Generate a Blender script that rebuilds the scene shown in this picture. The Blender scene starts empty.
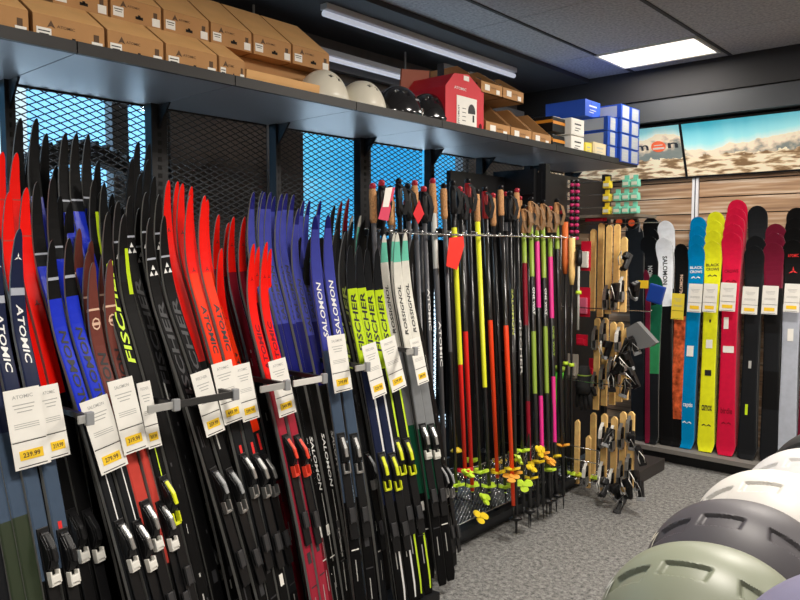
import bpy, bmesh, math, random
from mathutils import Vector, Matrix
random.seed(7)
# ------------------------------------------------------------------ camera, world, light
FPX = 727.0; CAMH = 1.5; YAW = math.radians(41.4); PIT = math.atan(50/FPX)
C = bpy.context.scene.collection
cam = bpy.data.cameras.new('camera'); co = bpy.data.objects.new('camera', cam); C.objects.link(co)
co.location = (0, 0, CAMH); co.rotation_euler = (math.pi/2-PIT, 0, YAW)
cam.sensor_width = 36; cam.lens = 36*FPX/800; cam.clip_start = .02; cam.clip_end = 200
bpy.context.scene.camera = co
vs = bpy.context.scene.view_settings
vs.view_transform = 'Standard'; vs.look = 'None'; vs.gamma = 1; vs.use_curve_mapping = False; vs.exposure = 0.25

w = bpy.data.worlds.new('sky'); bpy.context.scene.world = w; w.use_nodes = True
nt = w.node_tree; nt.nodes.clear()
wo = nt.nodes.new('ShaderNodeOutputWorld'); bg = nt.nodes.new('ShaderNodeBackground'); bg.inputs[1].default_value = 1.6
tc = nt.nodes.new('ShaderNodeTexCoord'); mp = nt.nodes.new('ShaderNodeMapping'); mp.inputs['Scale'].default_value = (1, 1, 3.0)
nz = nt.nodes.new('ShaderNodeTexNoise'); nz.inputs['Scale'].default_value = 2.2; nz.inputs['Detail'].default_value = 5
dt = nt.nodes.new('ShaderNodeVectorMath'); dt.operation = 'DOT_PRODUCT'; dt.inputs[1].default_value = (-.925, .36, 0.10)
ad = nt.nodes.new('ShaderNodeMath'); ad.operation = 'MULTIPLY_ADD'; ad.inputs[1].default_value = .55
cr = nt.nodes.new('ShaderNodeValToRGB'); e = cr.color_ramp.elements
e[0].position = .50; e[0].color = (.045, .42, .84, 1); e[1].position = .86; e[1].color = (.82, .93, 1, 1); em_ = e.new(.62); em_.color = (.12, .58, .92, 1)
nt.links.new(tc.outputs['Generated'], mp.inputs[0]); nt.links.new(mp.outputs[0], nz.inputs[0])
nt.links.new(tc.outputs['Generated'], dt.inputs[0])
sq = nt.nodes.new('ShaderNodeMath'); sq.operation = 'POWER'; sq.inputs[1].default_value = 14; sq.use_clamp = True
nt.links.new(dt.outputs['Value'], sq.inputs[0])
nt.links.new(nz.outputs[0], ad.inputs[0]); nt.links.new(sq.outputs[0], ad.inputs[2]); nt.links.new(ad.outputs[0], cr.inputs[0])
spz = nt.nodes.new('ShaderNodeSeparateXYZ'); nt.links.new(tc.outputs['Generated'], spz.inputs[0])
mr = nt.nodes.new('ShaderNodeMapRange'); mr.inputs[1].default_value = .22; mr.inputs[2].default_value = .6; mr.inputs[3].default_value = 1.15; mr.inputs[4].default_value = 6.0
nt.links.new(spz.outputs['Z'], mr.inputs[0]); nt.links.new(mr.outputs[0], bg.inputs[1])   # sky boosted overhead, out of view, to brighten the shop inside
mxw = nt.nodes.new('ShaderNodeMix'); mxw.data_type = 'RGBA'; mw = nt.nodes.new('ShaderNodeMapRange'); mw.inputs[1].default_value = .22; mw.inputs[2].default_value = .45
nt.links.new(spz.outputs['Z'], mw.inputs[0]); nt.links.new(mw.outputs[0], mxw.inputs[0]); nt.links.new(cr.outputs[0], mxw.inputs[6]); mxw.inputs[7].default_value = (.78, .87, 1, 1)   # unseen upper sky paled so the indoor light turns less blue
nt.links.new(mxw.outputs[2], bg.inputs[0]); nt.links.new(bg.outputs[0], wo.inputs[0])

def area(loc, rot, sx, sy, power, col):
    l = bpy.data.lights.new('ceiling_lamp', 'AREA'); l.shape = 'RECTANGLE'; l.size = sx; l.size_y = sy; l.energy = power; l.color = col
    o = bpy.data.objects.new('ceiling_lamp', l); C.objects.link(o); o.location = loc; o.rotation_euler = rot; return o
WARM = (1, .93, .84)
# the shop's ceiling panels (the ones beyond the frame continue the grid)
PANELS = [(-1.975, 4.81, 14), (-.6, 3.3, 54), (-.4, .9, 44), (-.1, 4.9, 28), (1.2, 2.2, 18), (-.9, -.9, 16)]
for px_, py_, pw_ in PANELS:
    area((px_, py_, 2.775), (0, 0, 0), .6, .42, pw_, WARM)
# daylight enters through the glazed wall on the left: a sampling portal in the glazing
dl = area((-3.45, 1.95, 1.27), (0, math.radians(-90), 0), 2.34, 5.1, 1, (1, 1, 1)); dl.name = 'window_portal'; dl.data.cycles.is_portal = True

# ------------------------------------------------------------------ pixel <-> world
FW = Vector((-math.sin(YAW)*math.cos(PIT), math.cos(YAW)*math.cos(PIT), -math.sin(PIT)))
RT = Vector((math.cos(YAW), math.sin(YAW), 0)); UP = RT.cross(FW); CP = Vector((0, 0, CAMH))
def ray(u, v): return FW*FPX+RT*(u-400)-UP*(v-300)
def atx(u, v, X): d = ray(u, v); return CP+d*(X/d.x)
def aty(u, v, Y): d = ray(u, v); return CP+d*(Y/d.y)
def atz(u, v, Z): d = ray(u, v); return CP+d*((Z-CAMH)/d.z)
def projv(p):
    q = Vector(p)-CP; return 300-FPX*q.dot(UP)/q.dot(FW)
def atp(u, v, Xf, Xt, zr=1.9):           # plane leaning from x=Xf at the floor to x=Xt at height zr
    d = ray(u, v); k = (Xt-Xf)/zr         # x = Xf + k z
    t = (Xf+k*CP.z-CP.x)/(d.x-k*d.z); return CP+d*t

# ------------------------------------------------------------------ materials
_m = {}
def mat(name, col, rough=.5, metal=0., emit=None, es=1., noise=.0, nscale=20, coat=0., bump=0., spec=.5):
    if name in _m: return _m[name]
    m = bpy.data.materials.new(name); m.use_nodes = True; t = m.node_tree; b = t.nodes['Principled BSDF']
    b.inputs['Base Color'].default_value = (*col, 1); b.inputs['Roughness'].default_value = rough; b.inputs['Metallic'].default_value = metal
    b.inputs['Coat Weight'].default_value = coat; b.inputs['Specular IOR Level'].default_value = spec
    if noise or bump:
        c = t.nodes.new('ShaderNodeTexCoord'); n = t.nodes.new('ShaderNodeTexNoise'); n.inputs['Scale'].default_value = nscale; n.inputs['Detail'].default_value = 3
        t.links.new(c.outputs['Object'], n.inputs[0])
        if noise:
            r = t.nodes.new('ShaderNodeValToRGB'); r.color_ramp.elements[0].position = .3; r.color_ramp.elements[1].position = .7
            r.color_ramp.elements[0].color = (*[x*(1-noise) for x in col], 1); r.color_ramp.elements[1].color = (*[min(1, x*(1+noise)) for x in col], 1)
            t.links.new(n.outputs[0], r.inputs[0]); t.links.new(r.outputs[0], b.inputs['Base Color'])
        if bump:
            bp = t.nodes.new('ShaderNodeBump'); bp.inputs['Strength'].default_value = bump; bp.inputs['Distance'].default_value = .004
            t.links.new(n.outputs[0], bp.inputs['Height']); t.links.new(bp.outputs[0], b.inputs['Normal'])
    if emit: b.inputs['Emission Color'].default_value = (*emit, 1); b.inputs['Emission Strength'].default_value = es
    _m[name] = m; return m
def sk(name, col, rough=.28, n=.06): return mat(name, col, rough, noise=n, nscale=30, coat=.0, spec=.16)
BLK = sk('ski_black', (.0022, .0022, .0026), .55); CHAR = sk('ski_charcoal', (.008, .009, .011), .5); NAVY = sk('ski_navy', (.014, .02, .055)); STEEL = sk('ski_steel_blue', (.06, .09, .14))
RED = sk('ski_red', (.92, .006, .002), .45, .02); ORED = sk('ski_orange_red', (.95, .035, .003), .45, .02); MAR = sk('ski_maroon', (.22, .008, .02)); BRN = sk('ski_brown', (.16, .045, .035)); CORAL = sk('ski_coral', (.55, .06, .045))
BLU = sk('ski_blue', (.015, .035, .55)); IND = sk('ski_indigo', (.05, .06, .34)); DBLU = sk('ski_deep_blue', (.01, .012, .14))
LIME = sk('ski_lime', (.55, .75, .02)); YEL = sk('ski_yellow', (.78, .80, .02)); WHT = sk('ski_white', (.80, .78, .70)); MINT = sk('ski_mint', (.18, .65, .48)); GRY = sk('ski_grey', (.22, .23, .24)); SILV = mat('silver_metal', (.42, .42, .41), .38, .8)
CYB = sk('ski_azure', (.0, .22, .50)); CRIM = sk('ski_crimson', (.62, .01, .05)); WINE = sk('ski_wine', (.16, .01, .03)); ORG = sk('ski_rust', (.5, .09, .03), n=.6); LGR = sk('ski_light_grey', (.42, .45, .52)); WHITE = sk('ski_snow', (.82, .84, .88)); GREEN = sk('ski_green', (.03, .22, .08)); DGREEN = sk('ski_dark_teal', (.01, .10, .05))
EDGE = mat('ski_sidewall', (.20, .20, .19), .4); EDGEK = mat('ski_sidewall_dark', (.03, .03, .03), .4)
TXW = mat('print_white', (.85, .85, .83), .5); TXK = mat('print_black', (.012, .012, .014), .5); TXL = mat('print_lime', (.62, .85, .03), .5); TXG = mat('print_grey', (.032, .032, .036), .5); TXO = mat('print_gold', (.75, .50, .36), .5); TXR = mat('print_red', (.75, .02, .02), .5); TXM = mat('print_midgrey', (.42, .42, .40), .6); TXB = mat('print_brown', (.10, .05, .025), .6)
CARD = mat('card_white', (.86, .84, .78), .7, noise=.03); CARDY = mat('card_yellow', (.95, .62, .02), .6)
PLK = mat('black_plastic', (.006, .006, .007), .4, spec=.35); PLW = mat('white_plastic', (.80, .78, .72), .35); PLG = mat('grey_plastic', (.30, .31, .32), .4)
FRAME = mat('black_steel', (.012, .012, .014), .45, .3); FRAME2 = mat('rail_grey', (.5, .5, .48), .4, .3)
KRAFT = mat('kraft_card', (.46, .235, .085), .75, noise=.08, nscale=9); KRAFTL = mat('kraft_card_light', (.72, .40, .15), .7, noise=.06, nscale=9); KRAFTD = mat('kraft_inside', (.20, .10, .045), .8)
CORK = mat('cork', (.50, .25, .10), .8, noise=.35, nscale=160); WOOD = mat('pale_beech', (1.0, .60, .22), .5, noise=.15, nscale=25)
REDP = mat('red_pack', (.68, .01, .04), .4); BLUP = mat('blue_box', (.008, .055, .36), .5); FAB = mat('black_fabric', (.015, .015, .016), .9)
SHELFM = mat('shelf_steel', (.30, .31, .34), .34, .35)

# ------------------------------------------------------------------ mesh helpers
def finish(o, parent=None):
    C.objects.link(o)
    if parent is not None: o.parent = parent
    return o
def mk(name, bm, mats, parent=None, smooth=False, loc=None):
    me = bpy.data.meshes.new(name); bm.normal_update()
    if smooth:
        for f in bm.faces: f.smooth = True
    bm.to_mesh(me); bm.free()
    for m in (mats if isinstance(mats, (list, tuple)) else [mats]): me.materials.append(m)
    if smooth:
        try: me.set_sharp_from_angle(angle=math.radians(38))
        except Exception: pass
    o = bpy.data.objects.new(name, me); finish(o, parent)
    if loc is not None: o.location = loc
    return o
def tag(o, label=None, cat=None, group=None, kind=None):
    if label: o['label'] = label
    if cat: o['category'] = cat
    if group: o['group'] = group
    if kind: o['kind'] = kind
    return o
def root(name, label, cat, loc=(0, 0, 0), rotz=0., group=None):
    o = bpy.data.objects.new(name, None); C.objects.link(o); o.location = loc; o.rotation_euler = (0, 0, rotz); o.empty_display_size = .1
    return tag(o, label, cat, group)
def box(bm, c, s, mi=0, rot=None, bev=0.):
    M = Matrix.Translation(Vector(c)) @ (rot.to_4x4() if rot is not None else Matrix.Identity(4)) @ Matrix.Diagonal((*s, 1))
    r = bmesh.ops.create_cube(bm, size=1, matrix=M); fs = {f for v in r['verts'] for f in v.link_faces}
    for f in fs: f.material_index = mi
    if bev:
        es = {ed for v in r['verts'] for ed in v.link_edges}
        rr = bmesh.ops.bevel(bm, geom=list(es), offset=bev, segments=2, affect='EDGES', profile=.6)
        for f in rr['faces']: f.material_index = mi
def poly(bm, pts, mi=0):
    f = bm.faces.new([bm.verts.new(Vector(p)) for p in pts]); f.material_index = mi; return f
def prism(bm, pts, off, mi=0):        # polygon extruded along a vector
    off = Vector(off); a = [bm.verts.new(Vector(p)) for p in pts]; b = [bm.verts.new(Vector(p)+off) for p in pts]; n = len(a)
    fs = [bm.faces.new(a[::-1]), bm.faces.new(b)]+[bm.faces.new((a[i], a[(i+1) % n], b[(i+1) % n], b[i])) for i in range(n)]
    for f in fs: f.material_index = mi
    return fs
def tube(bm, pts, r, n=8, mi=0, cap=True):  # pts of Vectors; r number or list; mi number or per-segment list
    pts = [Vector(p) for p in pts]; rings = []
    for i, p in enumerate(pts):
        d = (pts[min(i+1, len(pts)-1)]-pts[max(i-1, 0)]).normalized()
        a = d.cross(Vector((0, 0, 1)) if abs(d.z) < .9 else Vector((1, 0, 0))).normalized(); b = d.cross(a)
        rr = r[i] if isinstance(r, (list, tuple)) else r
        rings.append([bm.verts.new(p+(a*math.cos(2*math.pi*k/n)+b*math.sin(2*math.pi*k/n))*rr) for k in range(n)])
    for i in range(len(rings)-1):
        for k in range(n):
            f = bm.faces.new((rings[i][k], rings[i][(k+1) % n], rings[i+1][(k+1) % n], rings[i+1][k])); f.smooth = True
            f.material_index = mi[i] if isinstance(mi, (list, tuple)) else mi
    if cap:
        m0, m1 = (mi[0], mi[-1]) if isinstance(mi, (list, tuple)) else (mi, mi)
        f = bm.faces.new(rings[0][::-1]); f.material_index = m0; f = bm.faces.new(rings[-1]); f.material_index = m1
def NB(): return bmesh.new()
_tx = {}
def text_geo(s, size, shear=0., bold=0.):
    k = (s, size, shear, bold)
    if k not in _tx:
        c = bpy.data.curves.new('lettering', 'FONT'); c.body = s; c.size = size; c.shear = shear; c.offset = bold*size; c.resolution_u = 2; c.fill_mode = 'BOTH'
        o = bpy.data.objects.new('lettering', c); C.objects.link(o)
        bpy.context.view_layer.update()
        dg = bpy.context.evaluated_depsgraph_get(); me = bpy.data.meshes.new_from_object(o.evaluated_get(dg))
        vs_ = [v.co.copy() for v in me.vertices]; fs = [tuple(p.vertices) for p in me.polygons]
        bpy.data.objects.remove(o); bpy.data.curves.remove(c); bpy.data.meshes.remove(me)
        if vs_:
            x0 = min(v.x for v in vs_); x1 = max(v.x for v in vs_); y0 = min(v.y for v in vs_); y1 = max(v.y for v in vs_)
        else: x0 = x1 = y0 = y1 = 0
        _tx[k] = (vs_, fs, x0, x1, y0, y1)
    return _tx[k]
def text_bm(bm, s, size, fn, shear=0., bold=.0, length=None, height=None, mi=0):
    """fn(a,b) maps text coordinates (a along 0..len, b across centred) to a point"""
    vv, ff, x0, x1, y0, y1 = text_geo(s, size, shear, bold)
    sx = (length/(x1-x0)) if length else 1; sy = (height/(y1-y0)) if height else sx
    vs_ = [bm.verts.new(fn((v.x-x0)*sx, (v.y-(y0+y1)/2)*sy)) for v in vv]
    for f in ff:
        try: q = bm.faces.new([vs_[i] for i in f]); q.material_index = mi
        except ValueError: pass
    return (x1-x0)*sx

# ------------------------------------------------------------------ room shell
def struct(name, bm, mats, smooth=False):
    o = mk(name, bm, mats, None, smooth); o['kind'] = 'structure'; return o
def node_mat(name, build, rough=.8):
    m = bpy.data.materials.new(name); m.use_nodes = True; t = m.node_tree; b = t.nodes['Principled BSDF']; b.inputs['Roughness'].default_value = rough
    c = t.nodes.new('ShaderNodeTexCoord'); build(t, b, c); return m
def carpet(t, b, c):
    n = t.nodes.new('ShaderNodeTexNoise'); n.inputs['Scale'].default_value = 140; n.inputs['Detail'].default_value = 2; t.links.new(c.outputs['Object'], n.inputs[0])
    n2 = t.nodes.new('ShaderNodeTexNoise'); n2.inputs['Scale'].default_value = 45; n2.inputs['Detail'].default_value = 4; t.links.new(c.outputs['Object'], n2.inputs[0])
    a = t.nodes.new('ShaderNodeMath'); a.operation = 'MULTIPLY_ADD'; a.inputs[1].default_value = .5; t.links.new(n2.outputs[0], a.inputs[0])
    h = t.nodes.new('ShaderNodeMath'); h.operation = 'MULTIPLY'; h.inputs[1].default_value = .5; t.links.new(n.outputs[0], h.inputs[0]); t.links.new(h.outputs[0], a.inputs[2])
    r = t.nodes.new('ShaderNodeValToRGB'); e = r.color_ramp.elements; e[0].position = .36; e[0].color = (.055, .055, .055, 1); e[1].position = .64; e[1].color = (.34, .335, .32, 1)
    t.links.new(a.outputs[0], r.inputs[0]); t.links.new(r.outputs[0], b.inputs['Base Color'])
    bp = t.nodes.new('ShaderNodeBump'); bp.inputs['Strength'].default_value = .6; bp.inputs['Distance'].default_value = .006; t.links.new(a.outputs[0], bp.inputs['Height']); t.links.new(bp.outputs[0], b.inputs['Normal'])
    b.inputs['Roughness'].default_value = .95
def ceilm(t, b, c):
    n = t.nodes.new('ShaderNodeTexNoise'); n.inputs['Scale'].default_value = 60; n.inputs['Detail'].default_value = 4; t.links.new(c.outputs['Object'], n.inputs[0])
    r = t.nodes.new('ShaderNodeValToRGB'); e = r.color_ramp.elements; e[0].position = .3; e[0].color = (.22, .22, .235, 1); e[1].position = .7; e[1].color = (.40, .40, .42, 1)
    t.links.new(n.outputs[0], r.inputs[0]); t.links.new(r.outputs[0], b.inputs['Base Color'])
def planks(t, b, c):
    mpn = t.nodes.new('ShaderNodeMapping'); mpn.inputs['Scale'].default_value = (1.1, 1, 26); t.links.new(c.outputs['Object'], mpn.inputs[0])
    n = t.nodes.new('ShaderNodeTexNoise'); n.inputs['Scale'].default_value = 1.6; n.inputs['Detail'].default_value = 6; t.links.new(mpn.outputs[0], n.inputs[0])
    r = t.nodes.new('ShaderNodeValToRGB'); e = r.color_ramp.elements; e[0].position = .28; e[0].color = (.20, .115, .07, 1); e[1].position = .72; e[1].color = (.72, .60, .48, 1)  # brown grain, with reflections painted in as pale streaks
    x = e.new(.5); x.color = (.42, .26, .15, 1)
    t.links.new(n.outputs[0], r.inputs[0]); t.links.new(r.outputs[0], b.inputs['Base Color']); b.inputs['Roughness'].default_value = .45
CARPET = node_mat('grey_fleck_carpet', carpet); CEIL = node_mat('dark_ceiling_tile', ceilm, .9); PLANK = node_mat('brown_wood_slats', planks, .45)
DARKW = mat('dark_wall', (.028, .028, .034), .8, noise=.1, nscale=6); GLAZE = mat('window_bar', (.10, .11, .12), .5)
PALEW = mat('warm_wall', (.55, .50, .44), .8)
bm = NB(); box(bm, (-.35, 1.6, -.05), (5.9, 8.1, .1)); struct('floor', bm, CARPET)
# ceiling of lay-in tiles
bm = NB(); box(bm, (-.35, 1.6, 2.87), (6.3, 8.1, .1)); struct('ceiling', bm, mat('ceiling_void', (.02, .02, .022), .9))
bm = NB()
TX0 = -2.30; TY0 = 4.58; TW = .68; TL = 1.36
PAN = set()
xs = [TX0+TW*i for i in range(-1, 8)]
for i in range(-1, 7):
    for j in range(-6, 2):
        x0 = TX0+TW*i; y0 = 3.58+1.0*j
        x1 = x0+TW; y1 = y0+1.0
        if y0 > 5.45: continue
        y1 = min(y1, 5.5)
        if i == 0 and j == 1:      # the tile beside the light panel
            box(bm, ((x0+x1)/2, (5.05+y1)/2, 2.81), (x1-x0-.006, y1-5.05-.006, .02)); continue
        box(bm, ((x0+x1)/2, (y0+y1)/2, 2.81), (x1-x0-.006, y1-y0-.006, .02))
struct('ceiling', bm, CEIL)
bm = NB()
for x in xs[1:]: box(bm, (x, 1.6, 2.798), (.012 if abs(x+1.62) > .1 and abs(x-TX0) > .1 else .022, 7.9, .006))
struct('trim_1', bm, mat('ceiling_grid', (.014, .014, .016), .7))
def ceiling_panel(x, y, label):
    t = root('ceiling_light', label, 'ceiling light', (x, y, 2.80))
    bm = NB()
    for sx in (-1, 1): box(bm, (sx*.325, 0, -.004), (.016, .46, .014)); box(bm, (0, sx*.222, -.004), (.65, .016, .014))
    mk('frame', bm, mat('panel_frame', (.6, .6, .58), .4), t)
    bm = NB(); box(bm, (0, 0, -.002), (.634, .43, .006)); mk('diffuser', bm, mat('light_diffuser', (1, 1, 1), .5, emit=(1, .90, .74), es=1.7), t, loc=(0, 0, 0))
ceiling_panel(-1.975, 4.81, 'lit rectangular ceiling panel near the back wall')
# back wall: timber slats, dark fascia, skirting
YB = 5.5
bm = NB(); box(bm, (-.35, YB+.06, 1.4), (5.9, .1, 2.8)); struct('wall_back', bm, DARKW)
bm = NB()
for seg, (x0, x1) in enumerate(((-3.2, -1.955), (-1.905, 2.5))):
    z = .1
    while z < 2.05:
        box(bm, ((x0+x1)/2, YB-.006, z+.0575), (x1-x0, .03, .111)); z += .119
struct('trim_2', bm, PLANK)
bm = NB(); box(bm, (-1.943, YB-.03, 1.1), (.018, .02, 2.0)); box(bm, (-1.917, YB-.03, 1.1), (.018, .02, 2.0)); struct('trim_3', bm, mat('divider_white', (.75, .76, .8), .35))
bm = NB(); box(bm, (-1.93, YB-.028, 1.1), (.009, .012, 2.0)); struct('trim_4', bm, FRAME)
# right, front walls beyond the frame close the room
bm = NB(); box(bm, (2.6, 1.6, 1.4), (.1, 8.1, 2.8)); struct('wall_right', bm, PALEW)
bm = NB(); box(bm, (-.35, -2.5, 1.4), (5.9, .1, 2.8)); struct('wall_front', bm, PALEW)
# left outer wall with glazing
XO = -3.35; XM = -2.78
bm = NB()
box(bm, (XO, 1.6, 2.62), (.12, 8.1, .40))
box(bm, (XO, 1.6, .06), (.12, 8.1, .12))
for y0, y1 in ((2.0, 2.60), (2.70, 2.87), (-2.5, -.6)): box(bm, (XO, (y0+y1)/2, 1.27), (.12, y1-y0, 2.34))
box(bm, (XO, 5.0, 1.27), (.12, .95, 2.34))
struct('wall_left', bm, mat('outer_wall', (.085, .07, .062), .8, noise=.2, nscale=5))
bm = NB()
for y in (-.55, .4, 1.75, 1.985, 2.65, 3.45, 4.5): box(bm, (XO, y, 1.27), (.07, .08 if y == 1.75 else .05, 2.34))
struct('window_2', bm, GLAZE)
gm = bpy.data.materials.new('window_glass'); gm.use_nodes = True; t = gm.node_tree; t.nodes.clear()
o_ = t.nodes.new('ShaderNodeOutputMaterial'); mx = t.nodes.new('ShaderNodeMixShader'); tr = t.nodes.new('ShaderNodeBsdfTransparent'); gl = t.nodes.new('ShaderNodeBsdfGlossy'); gl.inputs['Roughness'].default_value = .02
tr.inputs[0].default_value = (.88, .95, .97, 1); mx.inputs[0].default_value = .06
t.links.new(tr.outputs[0], mx.inputs[1]); t.links.new(gl.outputs[0], mx.inputs[2]); t.links.new(mx.outputs[0], o_.inputs[0])
bm = NB(); box(bm, (XO, 1.95, 1.27), (.008, 5.1, 2.34)); struct('window_1', bm, gm)
# dark upper zone above the mesh: soffit, rails
bm = NB(); box(bm, (-3.0, 1.6, 2.785), (.7, 7.9, .03)); struct('trim_5', bm, mat('soffit_dark', (.03, .03, .034), .8))
for i, (x, z, hh) in enumerate(((-3.24, 2.60, .05), (-3.24, 2.50, .03), (-3.2, 2.40, .06))):
    bm = NB(); box(bm, (x, 1.6, z), (.04, 7.7, hh)); struct('trim_%d' % (6+i), bm, mat('upper_rail_%d' % i, ((.16, .16, .17), (.05, .05, .055), (.22, .22, .24))[i], .5))
# outside: pavement and neighbouring building
bm = NB(); box(bm, (-13.5, 4, -.15), (20, 40, .1)); struct('floor_outside', bm, mat('pavement', (.62, .62, .62), .8, noise=.1))
t = root('office_building', 'pale glass office block seen outside through the mesh', 'building', (-17, 9.9, -.1), .1)
bm = NB(); box(bm, (0, 0, 4), (6, 3.4, 8)); mk('wall', bm, mat('facade', (.22, .42, .56), .5), t)
for k in range(5):
    for j in range(3):
        bm = NB(); box(bm, (3.02, -1.05+j*1.05, 1.0+k*1.5), (.06, .75, .9)); mk('window', bm, mat('facade_glass', (.10, .34, .50), .08, .2), t)

# ------------------------------------------------------------------ mesh partition, posts, overhead shelf
POSTS = [.45, 1.03, 1.60, 2.215, 2.80, 3.37, 3.90, 4.48, 5.06]
def mesh_panel(y0, y1, label):
    bm = NB(); z0, z1 = .10, 2.09; dy = .056; sl = .46; w = .0042
    # two families of slanting strands
    for s in (1, -1):
        span = (y1-y0)*sl; n = int((z1-z0+span)/(dy*sl))+1
        for k in range(n+1):
            zb = z0-span+k*dy*sl if s > 0 else z0+k*dy*sl
            # line z = zb + s*sl*(y-y0)
            ya, yb = y0, y1; za, zc = zb, zb+s*sl*(y1-y0)
            def clip(y, z):
                if z < z0: return (y0+(z0-zb)/(s*sl), z0)
                if z > z1: return (y0+(z1-zb)/(s*sl), z1)
                return (y, z)
            A = clip(ya, za); B = clip(yb, zc)
            if A[0] > y1 or B[0] < y0 or B[0]-A[0] < .004: continue
            nx = Vector((0, -s*sl, 1)).normalized()*w/2
            a = Vector((0, A[0], A[1])); b = Vector((0, B[0], B[1]))
            prism(bm, [a-nx, b-nx, b+nx, a+nx], (.0022*s, 0, 0))
    for z in (z0, z1): box(bm, (0, (y0+y1)/2, z), (.008, y1-y0, .014))
    o = mk('mesh_panel', bm, mat('mesh_steel', (.02, .022, .026), .5, .4), None, loc=(XM, 0, 0))
    tag(o, label, 'mesh panel', 'expanded steel mesh panels of the partition')
pl = ['behind the tall black ski tips at far left', 'behind the brown and lime skis', 'behind the red skis', 'behind the blue skis',
      'right of the grey post, at the lime skis', 'behind the first pole grips', 'behind the cork pole grips', 'at the end of the pole rack', ]
for i in range(len(POSTS)-1):
    mesh_panel(POSTS[i]+.02, POSTS[i+1]-.02, 'black expanded steel mesh panel '+pl[i])
pn = ['at the picture edge', 'at far left beside tall black tips', 'wide black one between blue window strips', 'left of the blue skis', 'above the lime lettered skis', 'above the first pole grips', 'above the cork grips', 'behind the pole straps', 'by the back wall']
for i, y in enumerate(POSTS):
    t = root('rack_post', 'black steel upright '+pn[i], 'post', (XM+.04, y, 0), 0, 'rack uprights')
    bm = NB(); wy = (.05, .035, .07, .028, .07, .035, .05, .05, .05)[i]; box(bm, (0, 0, 1.045), (.05, wy, 2.09))
    for k in range(60): box(bm, (.0255, 0, .12+k*.033), (.001, wy*.25, .018), 1)
    mk('upright', bm, [FRAME, mat('slot_dark', (.002, .002, .002), .8)], t)
    bm = NB(); prism(bm, [(.025, -.004, 2.088), (.11, -.004, 2.088), (.025, -.004, 1.99)], (0, .008, 0))
    mk('bracket', bm, FRAME, t)
    bm = NB(); box(bm, (.25, 0, .03), (.60, .05, .06)); box(bm, (.0, 0, .05), (.09, .09, .1)); mk('base_foot', bm, FRAME, t)
XS0, XS1 = -2.77, -2.20
sl_ = ['at the picture left edge', 'under the left cardboard boxes', 'under the long flat carton', 'under the first white helmet', 'under the second white helmet and black helmets', 'under the red box', 'under the open kraft bins', 'under the blue boxes']
for i in range(len(POSTS)-1):
    y0, y1 = POSTS[i]+.002, POSTS[i+1]-.002
    bm = NB(); box(bm, ((XS0+XS1)/2, (y0+y1)/2, 2.0955), (XS1-XS0, y1-y0, .011)); box(bm, (XS1-.006, (y0+y1)/2, 2.1065), (.017, y1-y0, .036), 1)
    o = mk('overhead_shelf', bm, [SHELFM, mat('shelf_lip', (.014, .012, .011), .55)]); tag(o, 'dark steel overhead shelf section '+sl_[i], 'shelf', 'overhead shelf sections')
SH = 2.1025

# ------------------------------------------------------------------ skis
def ski_frame(foot, d, nrm):
    d = d.normalized(); n = (nrm-d*nrm.dot(d)).normalized(); wv = d.cross(n)
    M = Matrix((n, wv, d)).transposed().to_4x4(); M.translation = foot; return M
class Prof:
    def __init__(s, L, kind):
        s.L = L; s.k = kind
        if kind == 'xc': s.curl, s.cl, s.cam = .092, .32, .030
        else: s.curl, s.cl, s.cam = .055, .22, .006
    def n(s, z):
        d = s.L-z; c = s.cam*4*(z/s.L)*(1-z/s.L)
        if d < s.cl: c += s.curl*((s.cl-d)/s.cl)**2
        if s.k != 'xc' and z < .06: c += .012*((.06-z)/.06)**2
        return c
    def hw(s, z):
        d = s.L-z; t = z/s.L
        if s.k == 'xc':
            w = .0225
            if d < .24: w *= .34+.66*math.sin(min(1, max(0, d)/.24)*math.pi/2)**.85
            if d < .030: w *= math.sqrt(max(0, 1-(1-d/.030)**2))+.02
            if z < .03: w *= .75
        else:
            w = .047+.016*(2*t-1)**2+.006*t
            if d < .075: w *= math.sqrt(max(0, 1-(1-d/.075)**2))*.98+.02
            if z < .05: w *= .7+.3*z/.05
        return w*s.ws
    ws = 1.
    def th(s, z):
        d = s.L-z; m = min(1, d/.5, (z+.15)/.5); return (.006+.009*m) if s.k == 'xc' else (.006+.007*m)
def ski_body(P, zones, mats):
    L = P.L; zs = set([0, .03, .06, L, L-.004, L-.012, L-.025, L-.04, L-.06, L-.075])
    for k in range(1, 14): zs.add(L-.03*k)
    for k in range(1, 14): zs.add(L*k/16)
    for d, _ in zones:
        if 0 < L-d < L: zs.add(L-d)
    zs = sorted(z for z in zs if 0 <= z <= L); q = [zs[0]]
    for z in zs[1:]:
        if z-q[-1] > .0025: q.append(z)
    bm = NB(); prev = None
    for z in q:
        n, h, th = P.n(z), P.hw(z), P.th(z)
        r = [bm.verts.new(p) for p in ((n, -h, z), (n, h, z), (n+th*.8, h, z), (n+th, h*.82, z), (n+th*1.02, 0, z), (n+th, -h*.82, z), (n+th*.8, -h, z))]
        if prev:
            zm = (z+pz)/2; mi = 1
            for i, (d, m) in enumerate(zones):
                if L-zm < d: mi = i+2; break
            else: mi = len(zones)+1
            for k in range(7):
                f = bm.faces.new((prev[k], prev[(k+1) % 7], r[(k+1) % 7], r[k])); f.material_index = 0 if k in (0,) else (1 if k in (1, 6) else mi)
        else: bm.faces.new(r[::-1])
        prev = r; pz = z
    bm.faces.new(prev); bmesh.ops.recalc_face_normals(bm, faces=bm.faces)
    return bm
BASE = mat('ski_base', (.02, .02, .022), .4)
def surf(P, z, y, lift=.0012): return Vector((P.n(z)+P.th(z)*1.02+lift, y, z))
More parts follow.
